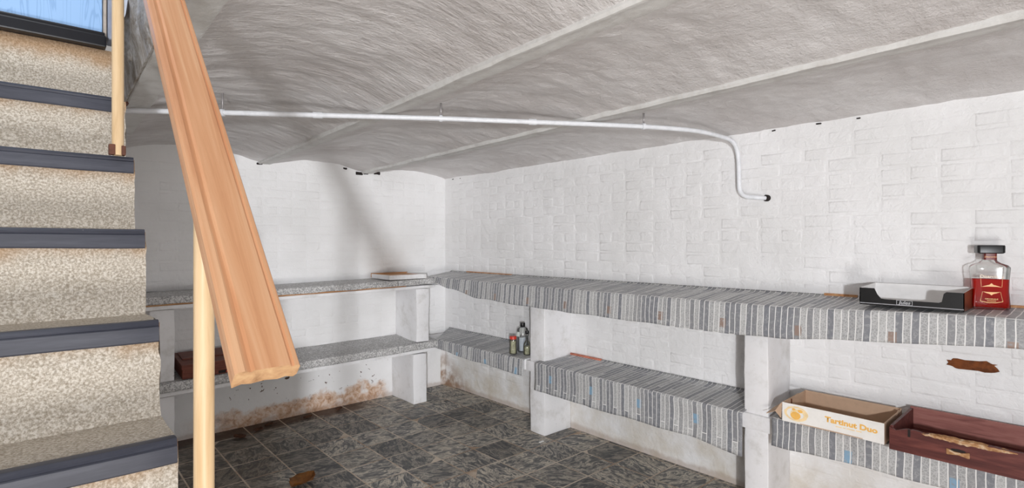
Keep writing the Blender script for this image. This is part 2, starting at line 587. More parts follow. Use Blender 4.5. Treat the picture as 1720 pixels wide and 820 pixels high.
def tube_geo(pts, r, seg=14, caps=True):
    pts = [Vector(q) for q in pts]
    v, f = [], []
    prev = None
    for i, q in enumerate(pts):
        if i == 0:
            t = pts[1] - q
        elif i == len(pts) - 1:
            t = q - pts[i - 1]
        else:
            t = (pts[i + 1] - q).normalized() + (q - pts[i - 1]).normalized()
        t.normalize()
        if prev is None:
            a = t.orthogonal().normalized()
        else:
            a = (prev - t * prev.dot(t)).normalized()
        prev = a
        b = t.cross(a)
        rr = r[i] if isinstance(r, (list, tuple)) else r
        for k in range(seg):
            an = 2 * math.pi * k / seg
            v.append(tuple(q + (a * math.cos(an) + b * math.sin(an)) * rr))
    for i in range(len(pts) - 1):
        for k in range(seg):
            k2 = (k + 1) % seg
            f.append([i * seg + k, i * seg + k2, (i + 1) * seg + k2, (i + 1) * seg + k])
    if caps:
        f.append(list(range(seg))[::-1])
        f.append([(len(pts) - 1) * seg + k for k in range(seg)])
    return v, f


def tube(name, pts, r, mat, parent=None, seg=14, local=False):
    v, f = tube_geo(pts, r, seg)
    o = mesh(name, v, f, mat, parent, loc=Vector(pts[0]), local=local, smooth=True)
    try:
        o.data.set_sharp_from_angle(angle=0.8)
    except Exception:
        pass
    return o


def lathe(name, prof, mat, parent, seg=24, sx=1.0, sy=1.0):
    """prof = (radius, z) in the parent's own space"""
    v, f = [], []
    for r, zz in prof:
        for k in range(seg):
            a = 2 * math.pi * k / seg
            v.append((r * math.cos(a) * sx, r * math.sin(a) * sy, zz))
    for i in range(len(prof) - 1):
        for k in range(seg):
            k2 = (k + 1) % seg
            f.append([i * seg + k, i * seg + k2, (i + 1) * seg + k2, (i + 1) * seg + k])
    f.append(list(range(seg))[::-1])
    f.append([(len(prof) - 1) * seg + k for k in range(seg)])
    o = mesh(name, v, f, mat, parent, local=True, smooth=True)
    try:
        o.data.set_sharp_from_angle(angle=0.7)
    except Exception:
        pass
    return o


def prism(name, poly, axis_pts, mat, parent=None, local=False, smooth=False):
    """poly: list of (a, b) in the frame (origin, A, B); swept along D"""
    o0, A, B, D = [Vector(q) for q in axis_pts]
    v = [tuple(o0 + A * a + B * b) for a, b in poly] + [tuple(o0 + A * a + B * b + D) for a, b in poly]
    k = len(poly)
    f = [list(range(k))[::-1], [k + i for i in range(k)]]
    for i in range(k):
        j = (i + 1) % k
        f.append([i, j, k + j, k + i])
    o = mesh(name, v, f, mat, parent, local=local, smooth=smooth)
    return fix_normals(o)


def text(name, body, mat, parent, size, loc, rot, extrude=0.0004, shear=0.0, bold=0.0, align='CENTER', sx=1.0):
    cu = bpy.data.curves.new(name, 'FONT')
    cu.body = body
    cu.size = size
    cu.align_x = align
    cu.align_y = 'CENTER'
    cu.extrude = extrude
    cu.shear = shear
    cu.offset = bold
    cu.resolution_u = 3
    tmp = link(bpy.data.objects.new(name + '_tmp', cu))
    dg = bpy.context.evaluated_depsgraph_get()
    me = bpy.data.meshes.new_from_object(tmp.evaluated_get(dg))
    bpy.data.objects.remove(tmp)
    bpy.data.curves.remove(cu)
    for q in me.vertices:
        q.co.x *= sx
    me.materials.clear()
    me.materials.append(M[mat])
    o = link(bpy.data.objects.new(name, me))
    o.parent = parent
    o.location = loc
    o.rotation_euler = rot
    return o


def struct(o):
    o['kind'] = 'structure'
    return o


# ------------------------------------------------------------------ the room shell
Y0 = -5.2            # the room runs on behind the camera
floor = struct(box('floor', -4.15, 0.12, Y0, 0.12, -0.12, 0.0013, 'tile_joint'))
wall_back = struct(box('wall_back', -4.15, 0.12, 0.0, 0.14, 0.0, 2.06, 'wall_paint'))
wall_right = struct(box('wall_right', 0.0, 0.14, Y0, 0.0, 0.0, 2.06, 'wall_paint'))
wall_front = struct(box('wall_front', -1.75, 0.14, Y0 - 0.13, Y0, 0.0, 2.06, 'wall_paint'))
wall_left = struct(box('wall_left', -4.15, -4.02, Y0, 0.0, 0.0, 3.0, 'wall_paint'))


def share(name, me, parent, loc, rot=(0, 0, 0), scale=(1, 1, 1)):
    o = link(bpy.data.objects.new(name, me))
    o.parent = parent
    o.location = Vector(loc) - world_loc(parent)
    o.rotation_euler = rot
    o.scale = scale
    return o


# floor tiles: 24.6 cm squares, one object each, sharing one mesh
TX, TY = 0.2455, 0.248
tv, tf = box_geo(-TX / 2 + 0.0034, TX / 2 - 0.0034, -TY / 2 + 0.0034, TY / 2 - 0.0034, -0.0010, 0.0016, 0.0012, 1)
tile_me = bpy.data.meshes.new('tile')
tile_me.from_pydata(tv, [], tf)
tile_me.materials.append(M['floor_tile'])
i = 0
for a in range(-1, 10):
    for b in range(-1, 11):
        px = -0.275 - (a + 0.5) * TX + 0.0
        py = -0.185 - (b + 0.5) * TY + 0.0
        if px > -0.02 or py > -0.02:
            continue
        o = share('tile', tile_me, floor, (px, py, 0.0), (random.uniform(-.002, .002), random.uniform(-.002, .002), random.uniform(-.004, .004)))
# cut tiles along both walls
cut_r = box_geo(-0.0125, 0.0125, -TY / 2 + 0.0034, TY / 2 - 0.0034, -0.0010, 0.0016, 0.0012, 1)
me_r = bpy.data.meshes.new('cut_tile')
me_r.from_pydata(cut_r[0], [], cut_r[1])
me_r.materials.append(M['floor_tile'])
for b in range(0, 11):
    share('cut_tile', me_r, floor, (-0.0145, -0.185 - (b + 0.5) * TY, 0.0))
cut_b = box_geo(-TX / 2 + 0.0034, TX / 2 - 0.0034, -0.09, 0.09, -0.0010, 0.0016, 0.0012, 1)
me_b = bpy.data.meshes.new('cut_tile')
me_b.from_pydata(cut_b[0], [], cut_b[1])
me_b.materials.append(M['floor_tile'])
for a in range(-1, 10):
    share('cut_tile', me_b, floor, (-0.275 - (a + 0.5) * TX, -0.092, 0.0))


# bricks under the paint: each one its own low rounded block; two stretchers and a header shape shared
def brick_mesh(L, H, seed):
    bm = bmesh.new()
    rings = [(0.0, -0.003), (0.006, 0.0009), (0.013, 0.0015)]
    vs = []
    for ins, d in rings:
        ring = []
        for sx, sz in ((-1, -1), (0, -1), (1, -1), (1, 1), (0, 1), (-1, 1)):
            j = noise.noise_vector(Vector((sx * 3 + seed * 7.3, sz * 5 + seed, ins * 60))) * 0.004
            ring.append(bm.verts.new((sx * (L / 2 - ins) + j.x, -d - j.y * 0.25, sz * (H / 2 - ins) + j.z)))
        vs.append(ring)
    for r in range(2):
        for k in range(6):
            k2 = (k + 1) % 6
            bm.faces.new((vs[r][k], vs[r][k2], vs[r + 1][k2], vs[r + 1][k]))
    t = vs[2]
    bm.faces.new((t[0], t[1], t[4], t[5]))
    bm.faces.new((t[1], t[2], t[3], t[4]))
    for fc in bm.faces:
        fc.smooth = True
    bmesh.ops.recalc_face_normals(bm, faces=bm.faces)
    me = bpy.data.meshes.new('brick')
    bm.to_mesh(me)
    bm.free()
    me.materials.append(M['wall_paint'])
    return me


PB, PH = 0.215, 0.0665
stret = [brick_mesh(PB - 0.004, PH - 0.003, s) for s in range(5)]
head = [brick_mesh(PB / 2 - 0.004, PH - 0.003, s + 9) for s in range(3)]
CAMP = EYE.copy()


def lay_bricks(wall, rotz, length, ztop, zlow, put, skip=lambda a, z: False):
    spots = []
    row = 0
    zc = zlow + PH / 2
    while zc + PH / 2 < ztop:
        a = -0.003 if row % 2 == 0 else -0.003 - PB / 4
        header = (row % 4 == 1)
        pos = 0.0
        first = True
        while pos < length:
            L = PB / 2 if (header or (first and row % 2)) else PB
            if random.random() < 0.07:
                L = PB / 2
            first = False
            c = pos + L / 2
            if pos + L <= length + 0.01 and not skip(c, zc):
                spots.append((c + 0.004, zc, L < PB * 0.75))
            pos += L
        row += 1
        zc += PH
    scored = []
    for (c, zz, h) in spots:
        w = put(c, zz)
        d = (w - CAMP)
        nrm = Vector((-1, 0, 0)) if rotz else Vector((0, -1, 0))
        fw = Vector((0.6678, 0.7443, 0))
        dep = d.dot(fw)
        inview = dep > 0.3 and abs(d.dot(Vector((0.7443, -0.6678, 0))) / dep) < 1.02
        size = abs(d.normalized().dot(nrm)) / d.length_squared * (0.5 if h else 1.0)
        scored.append((size if inview else 0.0, w, h))
    scored.sort(key=lambda q: -q[0])
    rv, rf = [], []
    for k, (s, w, h) in enumerate(scored):
        me = random.choice(head if h else stret)
        rot = Euler((random.uniform(-.012, .012), random.uniform(-.006, .006), rotz + random.uniform(-.005, .005)))
        sc = Vector((random.uniform(.97, 1.0), random.uniform(.5, 1.6), random.uniform(.94, 1.0)))
        w = w + Vector((random.uniform(-.001, .001), random.uniform(-.001, .001), random.uniform(-.003, .003)))
        if k < 300:
            share('brick', me, wall, w, rot, sc)
        else:
            mt = rot.to_matrix()
            b0 = len(rv)
            for q in me.vertices:
                rv.append(tuple(mt @ Vector((q.co.x * sc.x, q.co.y * sc.y, q.co.z * sc.z)) + w))
            for fc in me.polygons:
                rf.append([b0 + i for i in fc.vertices])
    if rv:
        o = mesh('brickwork', rv, rf, 'wall_paint', wall, smooth=True)
        o['kind'] = 'stuff'


lay_bricks(wall_back, 0.0, 2.62, 1.90, 0.40, lambda a, z: Vector((-a, -0.0005, z)))
lay_bricks(wall_right, -math.pi / 2, 4.25, 1.905, 0.20, lambda a, z: Vector((-0.0005, -a, z)),
           skip=lambda a, z: 3.67 < a < 3.85 and 0.78 < z < 0.87)

# the spot where paint and brick face have fallen away
pts = []
for k in range(26):
    an = 2 * math.pi * k / 26
    r = 1.0 + 0.28 * noise.noise(Vector((k * 0.9, 3.3, 0)))
    sgn = lambda q: math.copysign(abs(q) ** 0.6, q)
    pts.append((0.078 * sgn(math.cos(an)) * r, 0.021 * sgn(math.sin(an)) * r + 0.006 * noise.noise(Vector((k * 1.7, 0, 5)))))
cv, cf = [], []
for rr, dx in ((1.0, -0.002), (0.8, -0.0045), (0.45, -0.006), (0.0, -0.0065)):
    for (a, b) in pts:
        cv.append((dx - (0.002 * noise.noise(Vector((a * 60, b * 60, rr)))), -3.763 + a * rr, 0.825 + b * rr))
for r in range(3):
    for k in range(26):
        k2 = (k + 1) % 26
        cf.append([r * 26 + k, r * 26 + k2, (r + 1) * 26 + k2, (r + 1) * 26 + k])
o = mesh('bare_patch', cv, cf, 'bare_brick', wall_right, smooth=True)
o['label'] = 'brown patch of bare brick where paint has fallen off'
fix_normals(o)
# crumbs of dark mortar at the wall heads
for (q, s) in (((-1.64, -0.004, 1.905), 0.020), ((-0.985, -0.004, 1.925), 0.018), ((-0.86, -0.004, 1.905), 0.034), ((-0.80, -0.004, 1.905), 0.024), ((-0.70, -0.004, 1.912), 0.03)):
    pv, pf = box_geo(q[0] - s, q[0] + s, q[1] - 0.006, q[1] + 0.004, q[2] - s * 0.4, q[2] + s * 0.35, 0.004, 1, 1, 0.008, q[0] * 9)
    mesh('mortar_gap', pv, pf, 'dark_hole', wall_back)
for (yy, s) in ((-0.13, 0.02), (-0.24, 0.012), (-2.98, 0.016), (-3.19, 0.02), (-3.36, 0.014)):
    pv, pf = box_geo(-0.005, 0.004, yy - s * 0.6, yy + s * 0.6, 1.906, 1.912, 0.002, 1, 1, 0.005, yy * 5)
    mesh('mortar_gap', pv, pf, 'dark_hole', wall_right)

# ------------------------------------------------------------------ ceiling: jack-arch vaults between beams running to the back wall
SPR = 1.917


def beam_left(i, y):
    return (-2.548 + 0.018 * y, -1.645 + 0.042 * y, -0.835 + 0.036 * y)[i]


BW = 0.088
RISE = (0.066, 0.050, 0.050)


def vault_geo(i, ny, nx):
    v, f = [], []
    for a in range(ny + 1):
        y = Y0 + (0.03 - Y0) * a / ny
        xl = beam_left(i, y) + BW - 0.006
        xr = (beam_left(i + 1, y) + 0.006) if i < 2 else 0.02
        for b in range(nx + 1):
            t = b / nx
            x = xl + (xr - xl) * t
            s = 1 - (2 * t - 1) ** 2
            z = SPR + RISE[i] * s
            q = Vector((x, y, 0))
            d = noise.noise(q * 2.3 + Vector((i * 5, 0, 0))) * 0.012 + noise.noise(q * 6.3 + Vector((i * 5, 3, 0))) * 0.006
            d += noise.noise(Vector((x * 5.0 + y * 2, y * 15 - x * 3, i))) * 0.0065
            d += noise.noise(Vector((x * 11 + noise.noise(q * 3) * 2, y * 36 + x * 8, 7 + i))) * 0.0042
            d += noise.noise(q * 34) * 0.0012
            edge = min(1, min(t, 1 - t) * 14)
            v.append((x, y, z + d * (0.35 + 0.65 * edge)))
    w = nx + 1
    for a in range(ny):
        for b in range(nx):
            f.append([a * w + b, (a + 1) * w + b, (a + 1) * w + b + 1, a * w + b + 1])
    # upper side of the slab so that the vault has thickness
    k0 = len(v)
    for a in (0, ny):
        y = Y0 + (0.03 - Y0) * a / ny
        v.append((beam_left(i, y) + BW - 0.006, y, 2.30))
        v.append(((beam_left(i + 1, y) + 0.006) if i < 2 else 0.02, y, 2.30))
    f.append([k0, k0 + 1, k0 + 3, k0 + 2])
    f.append([0 + b for b in range(w)] + [k0 + 1, k0])
    f.append([ny * w + b for b in range(w)][::-1] + [k0 + 2, k0 + 3])
    f.append([a * w for a in range(ny + 1)][::-1] + [k0, k0 + 2])
    f.append([a * w + nx for a in range(ny + 1)] + [k0 + 3, k0 + 1])
    return v, f


ceiling = struct(empty('ceiling', (-1.3, -2.5, 1.9), 'white plastered jack-arch vaults between painted beams', 'ceiling'))
for k in ('label', 'category'):
    del ceiling[k]
for i in range(3):
    v, f = vault_geo(i, 260, 54)
    o = mesh('vault', v, f, 'ceiling_plaster', ceiling, smooth=True)
    o.data.set_sharp_from_angle(angle=0.9)

for i in range(3):
    v, f = [], []
    NY = 120
    prof = [(0.0, 0.05), (-0.004, 0.004), (0.002, -0.004), (0.012, -0.0045), (0.018, -0.001), (0.05, 0.0), (0.078, 0.001), (0.086, 0.004), (0.090, 0.05), (0.090, 0.35), (0.0, 0.35)]
    for a in range(NY + 1):
        y = Y0 + (0.03 - Y0) * a / NY
        for (dx, dz) in prof:
            j = noise.noise_vector(Vector((dx * 20, y * 9, i * 3))) * 0.003 + noise.noise_vector(Vector((dx * 50, y * 40, i * 3 + 9))) * 0.0018
            v.append((beam_left(i, y) + dx + j.x, y, 1.905 + dz + j.z * (1 if dz < 0.3 else 0)))
    w = len(prof)
    for a in range(NY):
        for b in range(w):
            b2 = (b + 1) % w
            f.append([a * w + b, (a + 1) * w + b, (a + 1) * w + b2, a * w + b2])
    f.append(list(range(w)))
    f.append([NY * w + b for b in range(w)][::-1])
    o = mesh('beam', v, f, 'beam_paint', ceiling, smooth=True)
    fix_normals(o)
    o.data.set_sharp_from_angle(angle=0.7)

# broken edge of the floor slab beside the stairwell
v, f = [], []
NA, NB = 70, 22
for a in range(NA + 1):
    y = -3.4 + (2.0) * a / NA
    for b in range(NB + 1):
        z = 1.90 + 0.62 * b / NB
        q = Vector((y * 6, z * 6, 2))
        d = noise.noise(q) * 0.022 + noise.noise(q * 3.1) * 0.012 + noise.noise(q * 8) * 0.005
        e = min(1, b / 4)
        v.append((beam_left(0, y) - 0.012 - 0.022 * e - d * e, y, z))
w = NB + 1
for a in range(NA):
    for b in range(NB):
        f.append([a * w + b, a * w + b + 1, (a + 1) * w + b + 1, (a + 1) * w + b])
k0 = len(v)
for a in (0, NA):
    y = -3.4 + 2.0 * a / NA
    v += [(beam_left(0, y) + 0.02, y, 1.92), (beam_left(0, y) + 0.02, y, 2.52)]
f.append([k0, k0 + 2, k0 + 3, k0 + 1])
f.append([b for b in range(w)][::-1] + [k0, k0 + 1])
f.append([NA * w + b for b in range(w)] + [k0 + 3, k0 + 2])
f.append([a * w for a in range(NA + 1)] + [k0 + 2, k0])
f.append([a * w + NB for a in range(NA + 1)][::-1] + [k0 + 1, k0 + 3])
slab_edge = struct(fix_normals(mesh('trim_1', v, f, 'rough_concrete', None, smooth=True)))
slab_edge.data.set_sharp_from_angle(angle=1.2)
box('timber_end', -2.655, -2.568, -1.46, -1.38, 1.90, 1.955, 'bracket_rust', slab_edge, 0.004)

# door at the head of the stairs
YD = EYE.y + 2.075
door_1 = struct(empty('door_1', (-3.15, YD, 1.965), '', ''))
for k in ('label', 'category'):
    del door_1[k]
box('door_panel', -3.55, -2.700, YD, YD + 0.04, 1.968, 2.95, 'door_blue', door_1, 0.003)
box('threshold', -3.55, -2.693, YD - 0.045, YD + 0.03, 1.925, 1.960, 'threshold_black', door_1, 0.004)
box('weather_bar', -3.55, -2.696, YD - 0.028, YD - 0.001, 1.960, 1.975, 'threshold_black', door_1, 0.004)
box('edge_strip', -2.6985, -2.690, YD - 0.01, YD + 0.04, 1.945, 2.95, 'strip_beige', door_1, 0.002)
box('door_jamb', -2.688, -2.667, YD - 0.018, YD + 0.06, 1.960, 2.95, 'jamb_grey', door_1, 0.007, 3)
prism('architrave', [(-2.664, 1.98), (-2.640, 2.06), (-2.612, 2.30), (-2.600, 2.95), (-2.664, 2.95)], ((0, YD + 0.01, 0), (1, 0, 0), (0, 0, 1), (0, 0.05, 0)), 'jamb_pale', door_1)
box('landing', -3.55, -2.662, YD - 0.01, YD + 0.30, 1.70, 1.924, 'carpet', door_1)

# ------------------------------------------------------------------ staircase
ST_L, ST_R = -3.55, -2.662
G = 0.19
stair = empty('staircase', (-3.1, EYE.y + 0.35, 0), 'steep cellar stairs in flecked beige carpet with dark rubber nosings', 'stairs')


def z_n(k):
    return 0.0235 + 0.19 * k


def yo_n(k):
    return EYE.y + 1.107 + G * (k - 5)


for k in range(1, 10):
    zt, zb = z_n(k), max(0.0, z_n(k - 1))
    yf = yo_n(k) + 0.007
    yb = yo_n(k + 1) + 0.008
    if k == 9:
        yb = YD - 0.012
    NU = 44
    prof = []      # (y, z, v)
    for q in range(11):
        t = q / 10
        zz = zb + (zt - zb) * t
        cov = 0.012 * max(0, 1 - t * 5) ** 2        # carpet sweeps out over the tread below
        prof.append((yf - cov, zz, t))
    for q in range(1, 7):
        prof.append((yf + (yb - yf) * q / 6, zt, 1.0 + 0.1 * q))
    v, f, uv = [], [], []
    for a in range(NU + 1):
        x = ST_L + (ST_R - ST_L) * a / NU
        for (yy, zz, vv) in prof:
            d = noise.noise(Vector((x * 7, zz * 9, k))) * 0.004
            ex = 0.004 * noise.noise(Vector((zz * 40, yy * 40, k))) if a == NU else 0
            v.append((x + ex, yy - d, zz))
            uv.append((x, vv))
    w = len(prof)
    for a in range(NU):
        for b in range(w - 1):
            f.append([a * w + b, (a + 1) * w + b, (a + 1) * w + b + 1, a * w + b + 1])
    # closed block below
    k0 = len(v)
    for x in (ST_L, ST_R):
        v.append((x, yb, zb))
        uv.append((x, 0.3))
    f.append([q for q in range(w)] + [k0])
    f.append([NU * w + q for q in range(w)][::-1] + [k0 + 1])
    f.append([k0, k0 + 1, NU * w + w - 1, w - 1] if False else [k0 + 1, k0] + [w - 1] + [a * w + w - 1 for a in range(1, NU)] + [NU * w + w - 1])
    f.append([k0, k0 + 1] + [a * w for a in range(NU, -1, -1)])
    step = mesh('step', v, f, 'carpet', stair, loc=((ST_L + ST_R) / 2, yf, zb), smooth=True, uvs=uv)
    fix_normals(step)
    step.data.set_sharp_from_angle(angle=0.9)
    # rubber nosing: ridge on top, flat apron in front
    r_end = ST_R - 0.003 if k != 9 else -2.694
    yn = yo_n(k)
    poly = [(yn + 0.030, zt + 0.0005), (yn + 0.030, zt + 0.004), (yn + 0.012, zt + 0.007), (yn + 0.002, zt + 0.006), (yn - 0.004, zt + 0.000), (yn - 0.002, zt - 0.004), (yn - 0.006, zt - 0.007), (yn - 0.006, zt - 0.034), (yn - 0.003, zt - 0.037), (yn + 0.004, zt - 0.036), (yn + 0.004, zt - 0.001)]
    nv, nf = [], []
    NS = 30
    for a in range(NS + 1):
        x = ST_L + (r_end - ST_L) * a / NS
        wob = noise.noise(Vector((x * 5, k * 3, 0))) * 0.003
        for (yy, zz) in poly:
            nv.append((x, yy + wob * 0.4, zz + wob * (1 if zz < zt - 0.02 else 0.3)))
    w = len(poly)
    for a in range(NS):
        for b in range(w):
            b2 = (b + 1) % w
            nf.append([a * w + b, (a + 1) * w + b, (a + 1) * w + b2, a * w + b2])
    nf.append(list(range(w)))
    nf.append([NS * w + b for b in range(w)][::-1])
    no = mesh('nosing', nv, nf, 'nosing_rubber', step, loc=((ST_L + r_end) / 2, yn, zt), smooth=True)
    fix_normals(no)
    no.data.set_sharp_from_angle(angle=0.5)
# top riser below the threshold
v, f, uv = [], [], []
for a in range(31):
    x = ST_L + (ST_R + 0.008 - ST_L) * a / 30
    for b in range(9):
        zz = 1.7335 + (1.924 - 1.7335) * b / 8
        v.append((x, YD - 0.014 - 0.012 * max(0, 1 - b / 2) + 0.003 * noise.noise(Vector((x * 7, zz * 8, 3))), zz))
        uv.append((x, b / 8))
for a in range(30):
    for b in range(8):
        f.append([a * 9 + b, (a + 1) * 9 + b, (a + 1) * 9 + b + 1, a * 9 + b + 1])
tr = mesh('top_riser', v, f, 'carpet', stair, smooth=True, uvs=uv)
sm = tr.modifiers.new('thickness', 'SOLIDIFY')
sm.thickness = 0.008
# the sloping slab that carries the steps
prism('carriage', [(yo_n(1) + 0.1, 0.0), (yo_n(1) + 0.35, 0.0), (YD - 0.02, 1.42), (YD - 0.02, 1.70), (yo_n(9) + 0.1, z_n(8) - 0.02)], ((ST_L + 0.02, 0, 0), (0, 1, 0), (0, 0, 1), (ST_R - ST_L - 0.05, 0, 0)), 'white_masonry', stair)

# ------------------------------------------------------------------ handrail
rail_t = empty('handrail', (-2.68, -3.293, z_n(4)), 'orange varnished timber handrail on round pale poles beside the carpeted stairs', 'handrail')
dvec = Vector((0, 1, 1)).normalized()
nvec = Vector((0, -1, 1)).normalized()
xvec = Vector((1, 0, 0))
low = Vector((-2.679, EYE.y + 0.556, 0.556 + 0.648))
prof = [(-0.0275, -0.026), (-0.0290, -0.018), (-0.0285, -0.003), (-0.0260, 0.0), (-0.0205, 0.0006), (-0.0175, -0.0016), (-0.0150, -0.0022), (-0.0120, 0.0004), (0.0150, 0.0008), (0.0195, 0.0), (0.0205, -0.0030), (0.0225, -0.0030), (0.0235, -0.0008), (0.0275, -0.0014), (0.0290, -0.004), (0.0290, -0.018), (0.0265, -0.0225), (0.0190, -0.0195), (0.0120, -0.0225), (0.0, -0.0205), (-0.0120, -0.0235), (-0.0200, -0.0215)]
LEN = 2.05
NR = 40
v, f, fm = [], [], []
for a in range(NR + 1):
    for (px, pt) in prof:
        wob = noise.noise(Vector((px * 30, a * 0.5, 2))) * 0.0006
        v.append(tuple(low + dvec * (LEN * a / NR) + xvec * (px * 1.09) + nvec * (pt + wob)))
w = len(prof)
for a in range(NR):
    for b in range(w):
        b2 = (b + 1) % w
        f.append([a * w + b, (a + 1) * w + b, (a + 1) * w + b2, a * w + b2])
        fm.append(0)
f.append(list(range(w)))
fm.append(1)
f.append([NR * w + b for b in range(w)][::-1])
fm.append(1)
o = mesh('rail', v, f, ['rail_wood', 'end_grain'], rail_t, loc=low, smooth=True, fmat=fm)
fix_normals(o)
o.data.set_sharp_from_angle(angle=0.55)


def baluster(x, y, z0):
    zt = 0.648 + (y - EYE.y) - 0.021
    b = tube('baluster', [(x, y, z0), (x, y, (z0 + zt) / 2), (x, y, zt)], 0.0128, 'pole_wood', rail_t, 20)
    pv, pf = box_geo(x - 0.019, x - 0.006, y - 0.013, y + 0.010, z0, z0 + 0.026, 0.002)
    mesh('foot_bracket', pv, pf, 'bracket_rust', b, loc=(x, y, z0))
    pv, pf = box_geo(x + 0.006, x + 0.015, y - 0.016, y + 0.010, z0, z0 + 0.024, 0.002)
    mesh('foot_bracket', pv, pf, 'bracket_rust', b, loc=(x, y, z0))


baluster(-2.680, EYE.y + 0.828, z_n(3) + 0.006)
baluster(-2.699, EYE.y + 1.662, z_n(7) + 0.190 + 0.006)

# ------------------------------------------------------------------ shelving on the back wall
bs = empty('masonry_shelving', (-1.4, -0.18, 0), 'white painted two-tier masonry shelving along the far wall, speckled lining', 'shelving')


def rough_box(name, x0, x1, y0, y1, z0, z1, mat, parent, seed, jit=0.004, bev=0.006):
    sx, sy, sz = (max(1, int(abs(b - a) / 0.06)) for a, b in ((x0, x1), (y0, y1), (z0, z1)))
    bm = bmesh.new()
    vv = {}

    def vert(i, j, k):
        key = (i, j, k)
        if key not in vv:
            vv[key] = bm.verts.new((x0 + (x1 - x0) * i / sx, y0 + (y1 - y0) * j / sy, z0 + (z1 - z0) * k / sz))
        return vv[key]
    for i in range(sx):
        for j in range(sy):
            for k in (0, sz):
                bm.faces.new([vert(i, j, k), vert(i + 1, j, k), vert(i + 1, j + 1, k), vert(i, j + 1, k)])
    for i in range(sx):
        for k in range(sz):
            for j in (0, sy):
                bm.faces.new([vert(i, j, k), vert(i + 1, j, k), vert(i + 1, j, k + 1), vert(i, j, k + 1)])
    for j in range(sy):
        for k in range(sz):
            for i in (0, sx):
                bm.faces.new([vert(i, j, k), vert(i, j + 1, k), vert(i, j + 1, k + 1), vert(i, j, k + 1)])
    bmesh.ops.recalc_face_normals(bm, faces=bm.faces)
    es = [e for e in bm.edges if e.calc_face_angle(0) > 0.7]
    bmesh.ops.bevel(bm, geom=es, offset=bev, segments=2, affect='EDGES', profile=0.6)
    for q in bm.verts:
        d = noise.noise_vector(q.co * 7 + Vector((seed, 0, 0))) * jit + noise.noise_vector(q.co * 30 + Vector((0, seed, 0))) * jit * 0.35
        q.co += d
    o = mesh(name, [tuple(q.co) for q in bm.verts], [], mat)
    bpy.data.objects.remove(o)
    bm.verts.index_update()
    v = [tuple(q.co) for q in bm.verts]
    f = [[q.index for q in fc.verts] for fc in bm.faces]
    bm.free()
    o = mesh(name, v, f, mat, parent, loc=((x0 + x1) / 2, (y0 + y1) / 2, min(z0, z1)), smooth=True)
    o.data.set_sharp_from_angle(angle=1.0)
    return o


def sheared_board(name, xa, xb, y0, y1, za, zb, th, mat, parent, seed):
    """board whose top runs from za (at xa) to zb (at xb)"""
    o = rough_box(name, xa, xb, y0, y1, -th, 0.0, mat, parent, seed, 0.002, 0.004)
    for q in o.data.vertices:
        wx = q.co.x + (xa + xb) / 2
        q.co.z += za + (zb - za) * (wx - xa) / (xb - xa)
    return o


LOW = lambda x: 0.4995 + (x + 0.33) * 0.0105       # lining top at the front, lower shelf
UPP = lambda x: 1.026 + (x + 0.40) * 0.0125        # upper shelf
sheared_board('lower_board', -2.50, -0.345, -0.350, -0.004, LOW(-2.5) - 0.058, LOW(-0.345) - 0.058, 0.026, 'white_masonry', bs, 1)
sheared_board('upper_board', -2.50, -0.345, -0.350, -0.004, UPP(-2.5) - 0.056, UPP(-0.345) - 0.056, 0.024, 'white_masonry', bs, 2)
sheared_board('upper_batten', -2.50, -0.62, -0.352, -0.02, UPP(-2.5) - 0.044, UPP(-0.62) - 0.044, 0.011, 'edge_wood', bs, 3)
sheared_board('lower_core', -2.50, -0.345, -0.340, -0.004, LOW(-2.5) - 0.008, LOW(-0.345) - 0.008, 0.049, 'white_masonry', bs, 4)
sheared_board('upper_core', -2.50, -0.345, -0.335, -0.004, UPP(-2.5) - 0.008, UPP(-0.345) - 0.008, 0.035, 'white_masonry', bs, 5)
rough_box('pier', -0.555, -0.430, -0.355, -0.002, 0.002, 0.405, 'white_masonry', bs, 6)
rough_box('pier', -0.520, -0.400, -0.345, -0.002, 0.502, 0.942, 'white_masonry', bs, 7)
rough_box('pier', -2.345, -2.222, -0.325, -0.002, 0.002, 0.388, 'white_masonry', bs, 8)
rough_box('pier', -2.350, -2.222, -0.325, -0.002, 0.480, 0.918, 'white_masonry', bs, 9)


